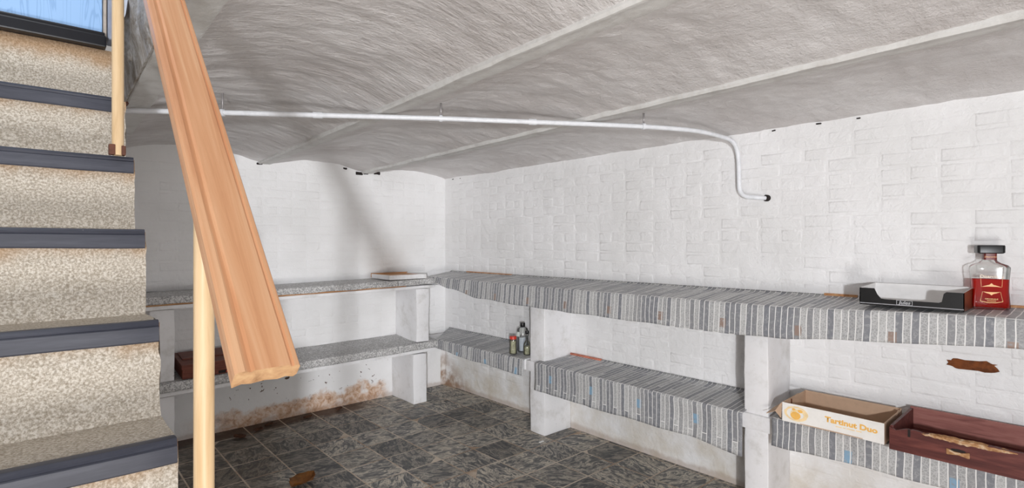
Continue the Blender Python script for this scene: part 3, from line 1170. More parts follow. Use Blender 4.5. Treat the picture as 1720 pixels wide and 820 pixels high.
def lining(name, top, drop, xa, xb, yb, yf, label, seed, rise=0.03, endflare=0.0):
    NX = 170
    prof = []
    for k in range(9):
        prof.append((yb + (yf + 0.008 - yb) * k / 8, 0.0, 'top', k / 8))
    for k in range(1, 5):
        a = k / 4 * math.pi / 2
        prof.append((yf + 0.008 - 0.010 * math.sin(a), -0.010 * (1 - math.cos(a)), 'fold', 0))
    for k in range(1, 6):
        prof.append((yf - 0.002, -0.010 - (drop - 0.010) * k / 5, 'drop', k / 5))
    v, f, uv = [], [], []
    for a in range(NX + 1):
        x = xa + (xb - xa) * a / NX
        vlen = 0
        last = None
        for (yy, dz, kind, t) in prof:
            q = Vector((x * 4, yy * 5, seed))
            z = top(x) + dz
            if kind == 'top':
                z += rise * (1 - t) ** 1.0 * 1.0
                z += noise.noise(q * 1.4) * 0.0025
            if kind == 'drop':
                yy += noise.noise(Vector((x * 9, seed, 0))) * 0.006 * t - 0.004 * t
                z += noise.noise(Vector((x * 6, seed + 4, 0))) * 0.005 * t
                e = max(0, 1 - (xb - x) / 0.10)
                yy -= endflare * e * t
                z += endflare * 0.8 * e * t
            pnt = Vector((0, yy, z))
            if last is not None:
                vlen += (pnt - last).length
            last = pnt
            v.append((x, yy, z))
            uv.append((x, vlen))
    w = len(prof)
    for a in range(NX):
        for b in range(w - 1):
            f.append([a * w + b, a * w + b + 1, (a + 1) * w + b + 1, (a + 1) * w + b])
    o = mesh(name, v, f, 'speckled_lining', None, smooth=True, uvs=uv)
    m = o.modifiers.new('thickness', 'SOLIDIFY')
    m.thickness = 0.0022
    m.offset = -1
    o['label'] = label
    o['category'] = 'shelf liner'
    o['group'] = 'speckled linings on the far shelves'
    return o


lining('shelf_lining', LOW, 0.055, -2.48, -0.318, -0.005, -0.357, 'grey speckled vinyl lining on the lower far shelf, under the brown box', 3, 0.030, 0.012)
lining('shelf_lining', UPP, 0.046, -2.48, -0.335, -0.005, -0.352, 'grey speckled vinyl lining on the upper far shelf, under the white tray', 8, 0.004, 0.004)

# ------------------------------------------------------------------ shelving on the right wall
rs = empty('masonry_shelving', (-0.14, -2.2, 0), 'white painted masonry shelving along the right wall on two square piers, striped oilcloth', 'shelving')
rough_box('lower_board', -0.290, -0.003, -1.405, -0.10, 0.430, 0.505, 'white_masonry', rs, 11, 0.003)
rough_box('lower_board', -0.283, -0.003, -4.45, -1.405, 0.425, 0.500, 'white_masonry', rs, 12, 0.003)
rough_box('upper_board', -0.325, -0.003, -4.45, -0.16, 0.965, 1.030, 'white_masonry', rs, 13, 0.003)
for (ya, yb) in ((-1.575, -1.435), (-3.062, -2.948)):
    rough_box('pier', -0.270, -0.002, ya, yb, 0.002, 0.428, 'white_masonry', rs, 14 + ya)
    rough_box('pier', -0.270, -0.002, ya, yb, 0.497, 0.968, 'white_masonry', rs, 15 + ya)
sb = box('back_batten', -0.02, -0.004, -4.0, -0.2, 1.030, 1.060, 'edge_wood', rs, 0.002)
for (ya, yb, zt) in ((-0.35, -0.95, 1.073), (-3.22, -3.36, 1.084), (-3.86, -4.1, 1.084)):
    box('back_batten', -0.014, -0.003, yb, ya, 1.030, zt, 'edge_wood', rs, 0.002)
sb2 = box('back_batten', -0.02, -0.004, -1.86, -1.585, 0.500, 0.541, 'terracotta', rs, 0.002)


def oilcloth(top_w, top_f, hem, ya, yb, xf, mat, label, seed, start_skew=0.0, group='striped oilcloths on the right-hand shelves', bulge=0.0, end_skew=0.0, hemx=0.0):
    """top_w / top_f: height at the wall and at the fold; hem: height of the lower edge; ya (far) > yb (near)"""
    NY = int(abs(yb - ya) / 0.016) + 8
    NT_, ND = 10, 12
    v, f, uv = [], [], []
    for a in range(NY + 1):
        t0 = a / NY
        y = ya + (yb - ya) * t0
        pts = []
        xback = -0.006
        pts.append((xback, top_w(y) + 0.010))
        pts.append((xback - 0.012, top_w(y) + 0.001))
        for k in range(1, NT_):
            t = k / NT_
            x = -0.02 + (xf(y) + 0.02) * t
            z = top_w(y) + (top_f(y) - top_w(y)) * t + noise.noise(Vector((x * 9, y * 4, seed))) * 0.004 + noise.noise(Vector((x * 25, y * 14, seed))) * 0.0012
            pts.append((x, z))
        R = 0.014
        xx = xf(y)
        zt = top_f(y)
        for k in range(4):
            an = k / 3 * math.pi / 2
            pts.append((xx - R * math.sin(an) + 0.004, zt - R * (1 - math.cos(an))))
        hz = hem(y) + noise.noise(Vector((y * 5, seed, 3))) * 0.006
        for k in range(1, ND + 1):
            t = k / ND
            z = zt - R + (hz - zt + R) * t
            wv = noise.noise(Vector((y * 6.5, seed + 2, t * 1.2))) * 0.011 * t + noise.noise(Vector((y * 17, seed + 5, t * 2))) * 0.005 * t
            x = xx - R + 0.004 - hemx * t - bulge * math.sin(t * math.pi) + wv
            pts.append((x, z))
        fold_i = 2 + (NT_ - 1) + 1
        cum = [0.0]
        for k in range(1, len(pts)):
            cum.append(cum[-1] + math.hypot(pts[k][0] - pts[k - 1][0], pts[k][1] - pts[k - 1][1]))
        for k, (x, z) in enumerate(pts):
            frac = min(1.0, abs(x) / abs(xf(y)))
            yy = y + start_skew * frac * (1 - t0) ** 8 + end_skew * frac * t0 ** 8
            x = min(x, -0.004)
            v.append((x, yy, z))
            uv.append((yy, cum[k] - cum[fold_i]))
    w = len(pts)
    for a in range(NY):
        for b in range(w - 1):
            f.append([a * w + b, a * w + b + 1, (a + 1) * w + b + 1, (a + 1) * w + b])
    o = mesh('oilcloth', v, f, mat, None, smooth=True, uvs=uv)
    m = o.modifiers.new('thickness', 'SOLIDIFY')
    m.thickness = 0.0016
    m.offset = 0
    o['label'] = label
    o['category'] = 'oilcloth'
    o['group'] = group
    return o


def lerp_tab(tab):
    def g(y):
        if y >= tab[0][0]:
            return tab[0][1]
        for (a, va), (b, vb) in zip(tab, tab[1:]):
            if a >= y >= b:
                t = (a - y) / (a - b)
                t = t * t * (3 - 2 * t)
                return va + (vb - va) * t
        return tab[-1][1]
    return g


oilcloth(lambda y: 1.058 + (-y) * 0.003, lerp_tab([(-0.1, 1.040), (-0.5, 1.034), (-1.5, 1.032), (-3.0, 1.038), (-3.9, 1.066), (-4.4, 1.068)]),
         lerp_tab([(-0.15, 1.012), (-0.5, 0.955), (-0.95, 0.905), (-1.5, 0.889), (-2.9, 0.886), (-3.1, 0.895), (-3.57, 0.937), (-3.94, 0.966), (-4.4, 0.968)]),
         -0.10, -4.40, lambda y: -0.338, 'oilcloth_brown', 'long grey stone-striped oilcloth over the top shelf of the right wall, under the bottle', 1, start_skew=-0.16, hemx=0.012)
oilcloth(lambda y: 0.534, lambda y: 0.507, lerp_tab([(-0.1, 0.46), (-0.35, 0.432), (-0.86, 0.408), (-1.40, 0.392)]),
         -0.075, -1.412, lerp_tab([(-0.1, -0.315), (-0.5, -0.322), (-1.4, -0.305)]), 'oilcloth_blue', 'grey stone-striped oilcloth on the low corner shelf, under the three glass bottles', 2, start_skew=-0.26, hemx=0.004)
oilcloth(lambda y: 0.527, lambda y: 0.510, lerp_tab([(-1.5, 0.325), (-2.2, 0.318), (-2.7, 0.322), (-2.95, 0.298)]),
         -1.588, -2.944, lambda y: -0.318, 'oilcloth_blue', 'grey stone-striped oilcloth with deep drop, on the low shelf between the two piers', 3, start_skew=0.05, hemx=0.002, bulge=-0.006, end_skew=-0.02)
oilcloth(lambda y: 0.530, lambda y: 0.522, lerp_tab([(-3.0, 0.392), (-3.5, 0.408), (-4.4, 0.412)]),
         -3.072, -4.40, lambda y: -0.318, 'oilcloth_blue', 'grey stone-striped oilcloth on the low shelf under the carton and crate', 4, start_skew=-0.03, hemx=0.004)

# ------------------------------------------------------------------ pipe
PZ = 1.883
pipe = empty('water_pipe', (-1.5, -2.15, PZ), 'white painted pipe slung under the ceiling, bending down the right wall', 'pipe')


def arc_path(pts, r, n=8):
    """round the corners of a polyline"""
    P = [Vector(q) for q in pts]
    out = [P[0]]
    for i in range(1, len(P) - 1):
        a, b, c = P[i - 1], P[i], P[i + 1]
        u1, u2 = (a - b).normalized(), (c - b).normalized()
        rr = min(r, (a - b).length * 0.49, (c - b).length * 0.49)
        s, e = b + u1 * rr, b + u2 * rr
        for k in range(n + 1):
            t = k / n
            out.append(s * (1 - t) ** 2 + b * 2 * t * (1 - t) + e * t ** 2)
    out.append(P[-1])
    return out


path = arc_path([(-2.575, -1.383, PZ), (-2.273, -1.607, PZ), (-1.508, -2.148, PZ), (-0.697, -2.660, PZ), (-0.42, -2.80, PZ - 0.004), (-0.05, -2.815, PZ - 0.012), (-0.05, -2.822, 1.575), (-0.03, -2.93, 1.562), (0.03, -2.955, 1.561)], 0.12)
tube('pipe_run', [tuple(q) for q in path], 0.0110, 'pipe_paint', pipe, 16)
for q0, q1 in (((-1.957, -1.831, PZ), (-1.925, -1.853, PZ)), ((-1.17, -2.362, PZ), (-1.14, -2.381, PZ))):
    tube('pipe_joint', [q0, q1], 0.0140, 'pipe_paint', pipe, 16)
for (cx_, cy_, top) in ((-2.262, -1.615, 1.980), (-1.508, -2.148, 1.950), (-0.697, -2.660, 1.945)):
    d = Vector((0.8, -0.56, 0)).normalized()
    c0 = Vector((cx_, cy_, PZ))
    cl = tube('pipe_clip', [tuple(c0 - d * 0.007), tuple(c0 + d * 0.007)], 0.0155, 'pipe_paint', pipe, 16)
    v, f = tube_geo([(cx_, cy_, PZ + 0.012), (cx_, cy_, top)], 0.0045, 8)
    mesh('clip_rod', v, f, 'clip_metal', cl, loc=(cx_, cy_, PZ + 0.012), smooth=True)
tube('wall_sleeve', [(-0.010, -2.943, 1.5615), (0.01, -2.951, 1.561)], 0.0175, 'dark_hole', pipe, 16)

# ------------------------------------------------------------------ small white tray on the corner of the upper far shelf
TZ = UPP(-0.6) + 0.0055
tray = empty('wooden_tray', (-0.60, -0.185, TZ), 'small shallow white-painted wooden tray at the corner end of the far shelf', 'tray')
tx0, tx1, ty0, ty1, tz1 = -0.770, -0.425, -0.345, -0.03, TZ + 0.036
box('tray_side', tx0, tx1, ty0, ty0 + 0.012, TZ, tz1, 'white_masonry', tray, 0.0015)
box('tray_side', tx0, tx1, ty1 - 0.012, ty1, TZ + 0.006, tz1 + 0.006, 'edge_wood', tray, 0.0015)
box('tray_end', tx0, tx0 + 0.012, ty0 + 0.012, ty1 - 0.012, TZ, tz1, 'white_masonry', tray, 0.0015)
box('tray_end', tx1 - 0.012, tx1, ty0 + 0.012, ty1 - 0.012, TZ, tz1, 'white_masonry', tray, 0.0015)
box('tray_base', tx0 + 0.012, tx1 - 0.012, ty0 + 0.012, ty1 - 0.012, TZ + 0.004, tz1 - 0.006, 'edge_wood', tray)

# ------------------------------------------------------------------ brown box on the lower far shelf
BZ = LOW(-2.0) + 0.001
bb = empty('wooden_box', (-1.96, -0.17, BZ), 'reddish brown lidded wooden box on the lower far shelf, behind the handrail pole', 'box')
box('box_body', -2.185, -1.74, -0.343, -0.03, BZ, BZ + 0.060, 'box_wood', bb, 0.003)
box('lid', -2.190, -1.735, -0.347, -0.025, BZ + 0.060, BZ + 0.088, 'box_wood', bb, 0.003)
box('lid_panel', -2.165, -1.76, -0.22, -0.045, BZ + 0.088, BZ + 0.094, 'box_wood', bb, 0.002)
pv, pf = box_geo(-1.985, -1.885, -0.3450, -0.3425, BZ + 0.006, BZ + 0.024, 0.0005, 1)
mesh('dark_strip', pv, pf, 'dark_hole', bb)
pv, pf = box_geo(-1.942, -1.925, -0.3460, -0.3440, BZ + 0.009, BZ + 0.019, 0.0005, 1)
mesh('red_mark', pv, pf, 'red_cap', bb)

bb.rotation_euler.x = math.atan(0.030 / 0.35)
bb.location.z += 0.0165

# ------------------------------------------------------------------ three bottles on the low corner shelf
S2 = 0.513


def small_bottle(name, loc, prof, cap_prof, capmat, label, fill_prof=None, fillmat=None, rotz=0.0):
    e = empty(name, loc, label, 'jar' if 'jar' in name else 'bottle', None, rotz)
    lathe('glass_body', prof, 'clear_glass', e)
    if fill_prof:
        lathe('contents', fill_prof, fillmat, e)
    lathe('cap', cap_prof, capmat, e, 28)
    return e


small_bottle('glass_jar', (-0.270, -1.255, S2 + 0.006), [(0.026, 0), (0.029, 0.004), (0.0285, 0.03), (0.025, 0.055), (0.0275, 0.085), (0.024, 0.108), (0.023, 0.120)],
             [(0.0245, 0.106), (0.0255, 0.107), (0.0255, 0.126), (0.024, 0.128)], 'red_cap', 'ribbed glass jar with red lid on the low corner shelf, foremost of the bottles',
             [(0.024, 0.003), (0.027, 0.006), (0.0265, 0.03), (0.023, 0.055), (0.0255, 0.080), (0.023, 0.095)], 'jar_filling')
b3 = small_bottle('glass_bottle', (-0.165, -1.245, S2 + 0.010), [(0.038, 0), (0.042, 0.006), (0.042, 0.150), (0.038, 0.166), (0.018, 0.178), (0.015, 0.182), (0.015, 0.192)],
                  [(0.0175, 0.180), (0.0185, 0.182), (0.0185, 0.206), (0.017, 0.209)], 'black_plastic', 'tall clear bottle with black screw cap on the low corner shelf',
                  [(0.036, 0.004), (0.040, 0.008), (0.040, 0.105)], 'grey_liquid')
pv, pf = box_geo(-0.047, -0.042, -0.014, 0.014, 0.112, 0.146, 0.001)
lb = mesh('paper_label', pv, pf, 'bottle_label', b3, local=True)
small_bottle('glass_bottle', (-0.215, -1.345, S2 + 0.006), [(0.024, 0), (0.027, 0.005), (0.026, 0.070), (0.019, 0.088), (0.011, 0.100), (0.0105, 0.158)],
             [(0.0135, 0.150), (0.0145, 0.152), (0.0145, 0.170), (0.013, 0.172)], 'black_plastic', 'slim small glass bottle with black cap, half hidden behind the first pier',
             [(0.022, 0.004), (0.025, 0.008), (0.024, 0.060)], 'jar_filling')

# ------------------------------------------------------------------ black display tray on the top shelf
S1 = 1.0725
dt = empty('card_tray', (-0.2, -3.61, S1), 'black cardboard display tray with white inside, beside the liqueur bottle', 'tray', None, 0.0)
dx0, dx1, dy0, dy1 = -0.300, -0.075, -3.780, -3.445
TH = 0.003
hB = 0.078
# front with its low cut-out, a profile in (distance along, height)
Lf = dy1 - dy0
fp = [(0, 0), (Lf, 0), (Lf, 0.069), (Lf - 0.052, 0.069), (Lf - 0.062, 0.045), (Lf - 0.075, 0.029), (Lf - 0.09, 0.027), (0.075, 0.027), (0.066, 0.031), (0.060, 0.062), (0.052, 0.069), (0, 0.069)]
prism('front_panel', fp, ((dx0, dy0, S1), (0, 1, 0), (0, 0, 1), (TH, 0, 0)), 'black_card', dt)
box('front_lining', dx0 + TH, dx0 + TH + 0.002, dy0 + TH, dy1 - TH, S1, S1 + 0.026, 'white_card', dt)
box('back_panel', dx1 - TH, dx1, dy0, dy1, S1, S1 + hB, 'white_card', dt)
box('base', dx0 + TH, dx1 - TH, dy0 + TH, dy1 - TH, S1 + 0.0005, S1 + 0.004, 'white_card', dt)
prism('far_side', [(0, 0), (dx1 - dx0, 0), (dx1 - dx0, hB), (0, 0.069)], ((dx0, dy1 - TH, S1), (1, 0, 0), (0, 0, 1), (0, TH, 0)), 'white_card', dt)
prism('near_side', [(0, 0), (dx1 - dx0, 0), (dx1 - dx0, hB), (0, 0.069)], ((dx0, dy0, S1), (1, 0, 0), (0, 0, 1), (0, TH * 0.5, 0)), 'card_brown_print', dt)
prism('near_lining', [(0, 0), (dx1 - dx0, 0), (dx1 - dx0, hB), (0, 0.069)], ((dx0, dy0 + TH * 0.5, S1), (1, 0, 0), (0, 0, 1), (0, TH * 0.5, 0)), 'white_card', dt)
box('silver_line', dx0 - 0.0006, dx0, dy0 + 0.001, dy1 - 0.001, S1 + 0.006, S1 + 0.0083, 'print_silver', dt)
lc = -3.598
box('logo_frame', dx0 - 0.0006, dx0, lc - 0.026, lc - 0.0245, S1 + 0.009, S1 + 0.0265, 'print_silver', dt)
box('logo_frame', dx0 - 0.0006, dx0, lc + 0.0245, lc + 0.026, S1 + 0.009, S1 + 0.0265, 'print_silver', dt)
box('logo_frame', dx0 - 0.0006, dx0, lc - 0.025, lc + 0.025, S1 + 0.0255, S1 + 0.0268, 'print_silver', dt)
box('logo_frame', dx0 - 0.0006, dx0, lc - 0.025, lc + 0.025, S1 + 0.0083, S1 + 0.0094, 'print_silver', dt)
text('logo_text', 'Jules', 'print_silver', dt, 0.0185, Vector((dx0 - 0.0006, lc, S1 + 0.0175)) - dt.location, (math.pi / 2, 0, -math.pi / 2), 0.0003, 0.25, 0.0004, sx=1.1)

# ------------------------------------------------------------------ liqueur bottle
bt = empty('liqueur_bottle', (-0.085, -3.826, S1 + 0.001), 'square glass bottle of red liqueur with black block cap and gold print', 'bottle', None, -math.radians(74))


def rect_loft(name, prof, mat, parent, corner=0.35, nper=5, wscale=0.88):
    """stack of rounded rectangles (half width, half depth, z) in the parent's own space"""
    v, f = [], []
    for hw, hd, zz in prof:
        hw = hw * wscale
        r = min(hw, hd) * corner
        for cxs, cys, a0 in ((1, 1, 0), (-1, 1, 90), (-1, -1, 180), (1, -1, 270)):
            for k in range(nper + 1):
                a = math.radians(a0 + 90 * k / nper)
                v.append((cxs * (hw - r) + r * math.cos(a), cys * (hd - r) + r * math.sin(a), zz))
    w = 4 * (nper + 1)
    for i in range(len(prof) - 1):
        for k in range(w):
            k2 = (k + 1) % w
            f.append([i * w + k, i * w + k2, (i + 1) * w + k2, (i + 1) * w + k])
    f.append(list(range(w))[::-1])
    f.append([(len(prof) - 1) * w + k for k in range(w)])
    o = mesh(name, v, f, mat, parent, local=True, smooth=True)
    o.data.set_sharp_from_angle(angle=0.7)
    return o


rect_loft('glass_body', [(0.062, 0.032, 0), (0.066, 0.035, 0.004), (0.064, 0.034, 0.03), (0.061, 0.033, 0.07), (0.0625, 0.034, 0.12), (0.066, 0.035, 0.152), (0.0655, 0.035, 0.160), (0.058, 0.032, 0.168), (0.036, 0.026, 0.176), (0.024, 0.022, 0.184), (0.021, 0.021, 0.192), (0.021, 0.021, 0.210)], 'clear_glass', bt)
rect_loft('liqueur', [(0.059, 0.029, 0.005), (0.063, 0.032, 0.008), (0.061, 0.031, 0.03), (0.058, 0.030, 0.07), (0.0592, 0.031, 0.112)], 'red_liqueur', bt)
rect_loft('neck_band', [(0.0222, 0.0222, 0.188), (0.0222, 0.0222, 0.2125)], 'red_band', bt)
rect_loft('cap', [(0.036, 0.034, 0.2125), (0.041, 0.038, 0.216), (0.0415, 0.0385, 0.240), (0.040, 0.037, 0.2445), (0.037, 0.034, 0.245)], 'black_plastic', bt, 0.25, 5, 1.0)
R0 = (math.pi / 2, 0, 0)
fy = -0.0362


def gold(name, poly, yy=fy, mat='gold_print'):
    return prism(name, poly, ((0, yy, 0), (1, 0, 0), (0, 0, 1), (0, 0.0008, 0)), mat, bt, local=True)


gold('gold_point', [(-0.030, 0.084), (-0.018, 0.0885), (-0.006, 0.0925), (0, 0.099), (0.006, 0.0925), (0.018, 0.0885), (0.030, 0.084), (0.012, 0.0855), (-0.012, 0.0855)])
gold('gold_point', [(-0.026, 0.066), (-0.012, 0.0645), (0.012, 0.0645), (0.026, 0.066), (0.014, 0.060), (0.006, 0.0575), (0, 0.052), (-0.006, 0.0575), (-0.014, 0.060)])
for s in (-1, 1):
    gold('gold_line', [(s * 0.0305, 0.084), (s * 0.0295, 0.084), (s * 0.0310, 0.117), (s * 0.0320, 0.117)])
    gold('gold_line', [(s * 0.0255, 0.066), (s * 0.0265, 0.066), (s * 0.0330, 0.031), (s * 0.0318, 0.031)])
gold('gold_scroll', [(-0.034, 0.034), (-0.033, 0.028), (-0.012, 0.0225), (0.012, 0.0225), (0.033, 0.028), (0.034, 0.034), (0.029, 0.0295), (0.012, 0.0258), (-0.012, 0.0258), (-0.029, 0.0295)])
text('brand_text', 'Disaronno', 'pale_print', bt, 0.0165, (0, fy, 0.124), R0, 0.0003, 0.2, 0.0003)
text('small_text', 'ORIGINALE', 'gold_print', bt, 0.0075, (0, fy, 0.0375), R0, 0.0003, 0, 0.0002)
gold('small_print', [(-0.013, 0.0295), (0.013, 0.0295), (0.013, 0.0318), (-0.013, 0.0318)])
text('neck_text', 'Disaronno', 'gold_print', bt, 0.0085, (0, -0.0224, 0.200), R0, 0.0003, 0.2)

# ------------------------------------------------------------------ carton on the low right shelf
S3 = 0.5335
ct = empty('cardboard_carton', (-0.23, -3.355, S3), 'open white and kraft carton printed in orange, beside the dark red crate', 'carton')
kx0, kx1, ky0, ky1 = -0.372, -0.100, -3.548, -3.165
kt = 0.0035
hC = 0.083
v, f = [], []
NK = 14
for a in range(NK + 1):
    t = a / NK
    yy = ky1 + (ky0 - ky1) * t
    bow = math.sin(math.pi * t) * 0.006
    for (dx, mm) in ((0, 0), (kt, 0)):
        v.append((kx0 + dx + bow, yy, S3))
        v.append((kx0 + dx + bow * 2.2, yy, S3 + hC - 0.003 * math.sin(math.pi * t)))
fm = []
for a in range(NK):
    b = a * 4
    f.append([b, b + 4, b + 5, b + 1]); fm.append(0)
    f.append([b + 2, b + 3, b + 7, b + 6]); fm.append(1)
    f.append([b + 1, b + 5, b + 7, b + 3]); fm.append(1)
    f.append([b, b + 2, b + 6, b + 4]); fm.append(1)
f.append([0, 1, 3, 2]); fm.append(1)
b = NK * 4
f.append([b, b + 2, b + 3, b + 1]); fm.append(1)
o = mesh('front_panel', v, f, ['carton_white', 'carton_kraft'], ct, fmat=fm)
fix_normals(o)
box('back_panel', kx1 - kt, kx1, ky0, ky1, S3, S3 + 0.086, 'carton_kraft', ct)
box('base', kx0 + kt, kx1 - kt, ky0 + kt, ky1 - kt, S3 + 0.0005, S3 + 0.004, 'carton_kraft', ct)
box('far_end', kx0 + kt, kx1 - kt, ky1 - kt, ky1, S3, S3 + 0.084, 'carton_kraft', ct)
box('inner_flap', kx0 + 0.09, kx0 + 0.094, ky1 - kt - 0.004, ky1 - kt, S3 + 0.004, S3 + 0.080, 'card_brown_print', ct)
box('near_end', kx0 + kt, kx1 - kt, ky0, ky0 + kt, S3, S3 + 0.083, 'carton_kraft', ct)
prism('torn_tab', [(0, 0.075), (0.03, 0.092), (0.05, 0.078), (0.07, 0.090), (0.08, 0.075)], ((kx1 - 0.09, ky0 - 0.002, S3), (1, 0, 0), (0, 0, 1), (0, 0.003, 0)), 'carton_kraft', ct)
# folded-out end flap leaning on the pier
fv = [(kx0 + 0.002, ky1 + 0.002, S3 + 0.078), (kx0 + 0.20, ky1 + 0.002, S3 + 0.082), (kx0 + 0.17, ky1 + 0.050, S3 + 0.040), (kx0 + 0.10, ky1 + 0.075, S3 + 0.018), (kx0 + 0.01, ky1 + 0.072, S3 + 0.012), (kx0 + 0.002, ky1 + 0.030, S3 + 0.034), (kx0 + 0.0, ky1 + 0.004, S3 + 0.010)]
o = mesh('end_flap', fv, [[0, 5, 1], [5, 2, 1], [5, 4, 3, 2], [0, 6, 5]], 'carton_kraft', ct)
fm_ = o.modifiers.new('thickness', 'SOLIDIFY')
fm_.thickness = 0.003


def on_panel(o, lift):
    for q in o.data.vertices:
        wq = o.matrix_basis @ q.co + ct.location
        t = (ky1 - wq.y) / (ky1 - ky0)
        hh_ = (wq.z - S3) / hC
        xx = kx0 + math.sin(math.pi * t) * 0.006 * (1 + 1.2 * hh_) - lift + (wq.x - fx) * 0.0
        wq.x = xx
        q.co = o.matrix_basis.inverted() @ (wq - ct.location)
    return o


fx = kx0 - 0.0004
L = lambda yy, zz, dx=0.0: Vector((fx + dx, yy, S3 + zz)) - ct.location
on_panel(text('brand_text', 'Tartinut Duo', 'print_orange', ct, 0.030, L(-3.430, 0.046, 0.0105), (math.pi / 2, 0, -math.pi / 2 + 0.022), 0.0, 0, 0.0013, sx=1.18), 0.0006)
for (ya, yb) in ((-3.375, -3.398), (-3.402, -3.412), (-3.416, -3.446), (-3.450, -3.470)):
    zc_ = S3 + 0.026 - (-3.375 - ya) * -0.02
    on_panel(mesh('small_print', [(fx, ya, zc_ - 0.002), (fx, yb, zc_ - 0.002), (fx, yb, zc_ + 0.002), (fx, ya, zc_ + 0.002)], [[0, 1, 2, 3]], 'print_pale_orange', ct), 0.0006)



# printed hazelnut swirl: two pale rings and the nuts
def blob(name, cy, cz, ry, rz, mat, dx, k=22, seed=0.0, inner=0.0):
    v = []
    for q in range(k):
        a = 2 * math.pi * q / k
        r = 1 + 0.10 * noise.noise(Vector((q * 0.8, seed, 0)))
        v.append((fx + dx, cy + ry * math.cos(a) * r, S3 + cz + rz * math.sin(a) * r))
    if inner:
        for q in range(k):
            a = 2 * math.pi * q / k
            v.append((fx + dx, cy + ry * inner * math.cos(a), S3 + cz + rz * inner * math.sin(a)))
        f = [[q, (q + 1) % k, k + (q + 1) % k, k + q] for q in range(k)]
    else:
        f = [list(range(k))]
    o = on_panel(mesh(name, v, f, mat, ct), 0.0006 + dx * 0.2)
    m = o.modifiers.new('thickness', 'SOLIDIFY')
    m.thickness = 0.0006
    m.offset = 0
    return o


blob('print_ring', -3.222, 0.042, 0.048, 0.032, 'print_pale_orange', 0.0026, seed=1, inner=0.80)
blob('print_ring', -3.232, 0.038, 0.034, 0.025, 'print_pale_orange', 0.0030, seed=2, inner=0.6)
blob('print_nut', -3.220, 0.034, 0.020, 0.017, 'print_orange', 0.0034, seed=3)
blob('print_nut', -3.238, 0.056, 0.010, 0.007, 'print_orange', 0.0034, seed=4)
blob('print_nut', -3.212, 0.060, 0.007, 0.005, 'print_orange', 0.0034, seed=5)

# ------------------------------------------------------------------ dark red crate on the low right shelf
cr = empty('wooden_crate', (-0.23, -3.86, S3), 'dark red-brown open wooden crate with splintered front edge, right of the carton', 'crate')
cx0, cx1, cy0, cy1 = -0.405, -0.062, -4.20, -3.572
ck = 0.011
Lc = cy1 - cy0
hK = 0.096
top = [(Lc, 0.086)]
for k in range(1, 90):
    s = Lc - Lc * k / 90
    d = Lc - s
    h = 0.086
    if d < 0.020:
        h = 0.086 - 0.010 * d / 0.020
    elif d < 0.055:
        h = 0.076 + 0.014 * (d - 0.020) / 0.035
    elif d < 0.075:
        h = 0.090
    else:
        h = 0.092 + 0.004 * noise.noise(Vector((d * 25, 2, 0))) + 0.004 * noise.noise(Vector((d * 80, 5, 0)))
        if 0.10 < d < 0.28:
            h -= 0.005 * (1 + noise.noise(Vector((d * 60, 8, 0))))
    top.append((s, h))
top.append((0, 0.092))
fpoly = [(0, 0)] + [(Lc, 0)] + top
prism('front_panel', fpoly, ((cx0, cy0, S3), (0, 1, 0), (0, 0, 1), (ck, 0, 0)), 'crate_wood', cr)
box('back_panel', cx1 - ck, cx1, cy0, cy1, S3, S3 + hK, 'crate_inner', cr, 0.0015)
box('far_end', cx0 + ck, cx1 - ck, cy1 - ck, cy1, S3, S3 + 0.090, 'crate_wood', cr, 0.0015)
box('near_end', cx0 + ck, cx1 - ck, cy0, cy0 + ck, S3, S3 + 0.095, 'crate_wood', cr, 0.0015)
box('base', cx0 + ck, cx1 - ck, cy0 + ck, cy1 - ck, S3 + 0.001, S3 + 0.010, 'crate_wood', cr)
box('joint_slot', cx0 - 0.0008, cx0 + 0.001, cy1 - 0.066, cy1 - 0.058, S3 + 0.062, S3 + 0.090, 'dark_hole', cr)
# pale splintered strip of bare wood along the broken front edge
v, f = [], []
NSp = 60
for a in range(NSp + 1):
    d = 0.10 + 0.26 * a / NSp
    s = Lc - d
    e = math.sin(math.pi * a / NSp) ** 0.5
    h = 0.0865 + 0.006 * noise.noise(Vector((d * 50, 3, 0)))
    v.append((cx0 - 0.0012, cy0 + s, S3 + h - 0.010 * e - 0.003 * noise.noise(Vector((d * 90, 1, 2)))))
    v.append((cx0 - 0.0012, cy0 + s, S3 + h + 0.004 * e))
    v.append((cx0 + ck + 0.001, cy0 + s, S3 + h + 0.008 * e + 0.003 * noise.noise(Vector((d * 70, 6, 2)))))
for a in range(NSp):
    for b in range(2):
        f.append([a * 3 + b, a * 3 + b + 1, (a + 1) * 3 + b + 1, (a + 1) * 3 + b])
o = mesh('splintered_edge', v, f, 'raw_wood', cr)
o['label'] = 'pale splintered bare wood on the front edge'
# finger pull
hp = [(-0.032, -0.010), (-0.028, -0.011), (0, -0.006), (0.028, -0.011), (0.032, -0.010), (0.032, 0.009), (0.026, 0.008), (0.012, 0.003), (-0.012, 0.003), (-0.026, 0.008), (-0.032, 0.009)]
prism('handle', [(a, b) for a, b in hp], ((cx0 - 0.006, cy1 - 0.205, S3 + 0.044), (0, 1, 0), (0, 0, 1), (0.0062, 0, 0)), 'raw_wood', cr)
hp2 = [(-0.024, 0.004), (-0.012, 0.0035), (0.012, 0.0035), (0.024, 0.004), (0.018, 0.012), (0, 0.014), (-0.018, 0.012)]
prism('finger_slot', hp2, ((cx0 - 0.0008, cy1 - 0.205, S3 + 0.044), (0, 1, 0), (0, 0, 1), (0.002, 0, 0)), 'dark_hole', cr)


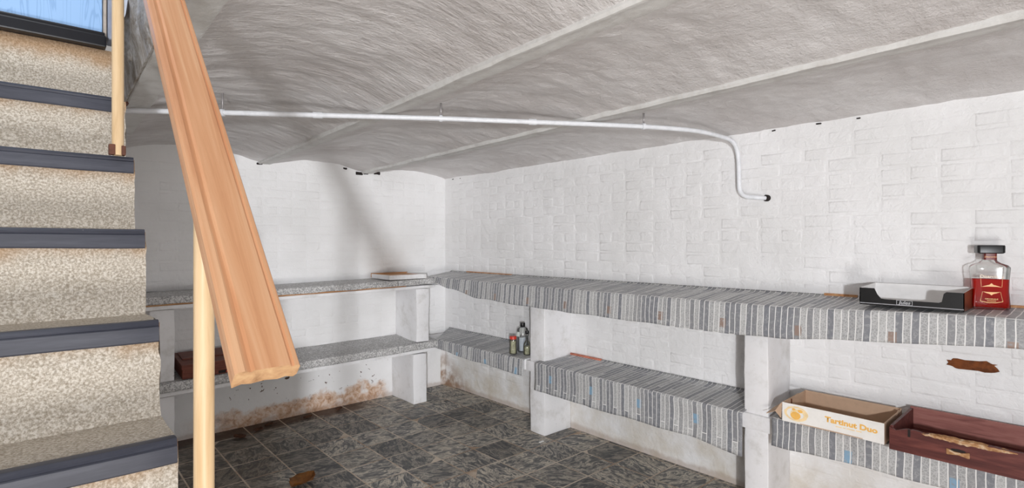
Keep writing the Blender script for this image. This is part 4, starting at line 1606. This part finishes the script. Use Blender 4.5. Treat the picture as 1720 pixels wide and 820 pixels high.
# ------------------------------------------------------------------ dead leaves and a flake of plaster on the floor
def leaf(loc, size, rotz, mat, label, seed, curl=0.25):
    v, f = [], []
    NU_, NV_ = 9, 4
    for a in range(NU_ + 1):
        t = a / NU_
        wdt = size * 0.42 * math.sin(math.pi * min(1, t * 0.94 + 0.06)) ** 0.7 * (1 + 0.35 * noise.noise(Vector((a * 1.3, seed, 0))))
        for b in range(NV_ + 1):
            s = b / NV_ * 2 - 1
            xx = size * (t - 0.5)
            zz = 0.003 + curl * size * (abs(s) ** 1.5 * 0.5 + 0.6 * (t - 0.4) ** 2) + size * 0.05 * (1 + noise.noise(Vector((t * 4, s * 3, seed))))
            v.append((xx, s * wdt, zz))
    w = NV_ + 1
    for a in range(NU_):
        for b in range(NV_):
            f.append([a * w + b, (a + 1) * w + b, (a + 1) * w + b + 1, a * w + b + 1])
    e = empty('dead_leaf', loc, label, 'leaf', 'dead leaves on the floor', rotz)
    o = mesh('leaf_blade', v, f, mat, e, local=True, smooth=True)
    m = o.modifiers.new('thickness', 'SOLIDIFY')
    m.thickness = 0.0008
    sv, sf = tube_geo([(-size * 0.5, 0, 0.004), (-size * 0.62, 0.004, 0.006), (-size * 0.8, 0.012, 0.004)], 0.0012, 6)
    mesh('leaf_stalk', sv, sf, mat, e, local=True, smooth=True)


leaf((-1.765, -1.195, 0.002), 0.15, 0.35, 'leaf_brown', 'large golden brown dead leaf lying on open tiles near the front', 1, 0.35)
leaf((-1.83, -0.22, 0.002), 0.085, 2.2, 'leaf_dark', 'dark dead leaf by the far wall, nearest the stairs', 2)
leaf((-1.69, -0.16, 0.002), 0.075, 0.9, 'leaf_dark', 'dark curled dead leaf by the far wall, second from the stairs', 3)
leaf((-1.60, -0.10, 0.002), 0.07, 3.5, 'leaf_dark', 'dark dead leaf by the far wall, third from the stairs', 5)
leaf((-1.33, -0.12, 0.002), 0.07, 0.2, 'leaf_dark', 'brown dead leaf under the far shelf, left of the small one', 7)
leaf((-1.07, -0.085, 0.002), 0.06, 0.6, 'leaf_dark', 'small brown dead leaf by the far wall, nearest the corner pier', 9)
pv, pf = box_geo(-0.375, -0.335, -1.640, -1.622, 0.0018, 0.006, 0.002, 1, 1, 0.003)
o = mesh('plaster_flake', pv, pf, 'white_card', None)
o['label'] = 'small white plaster flake lying on the tiles beside the first pier'
o['category'] = 'flake'
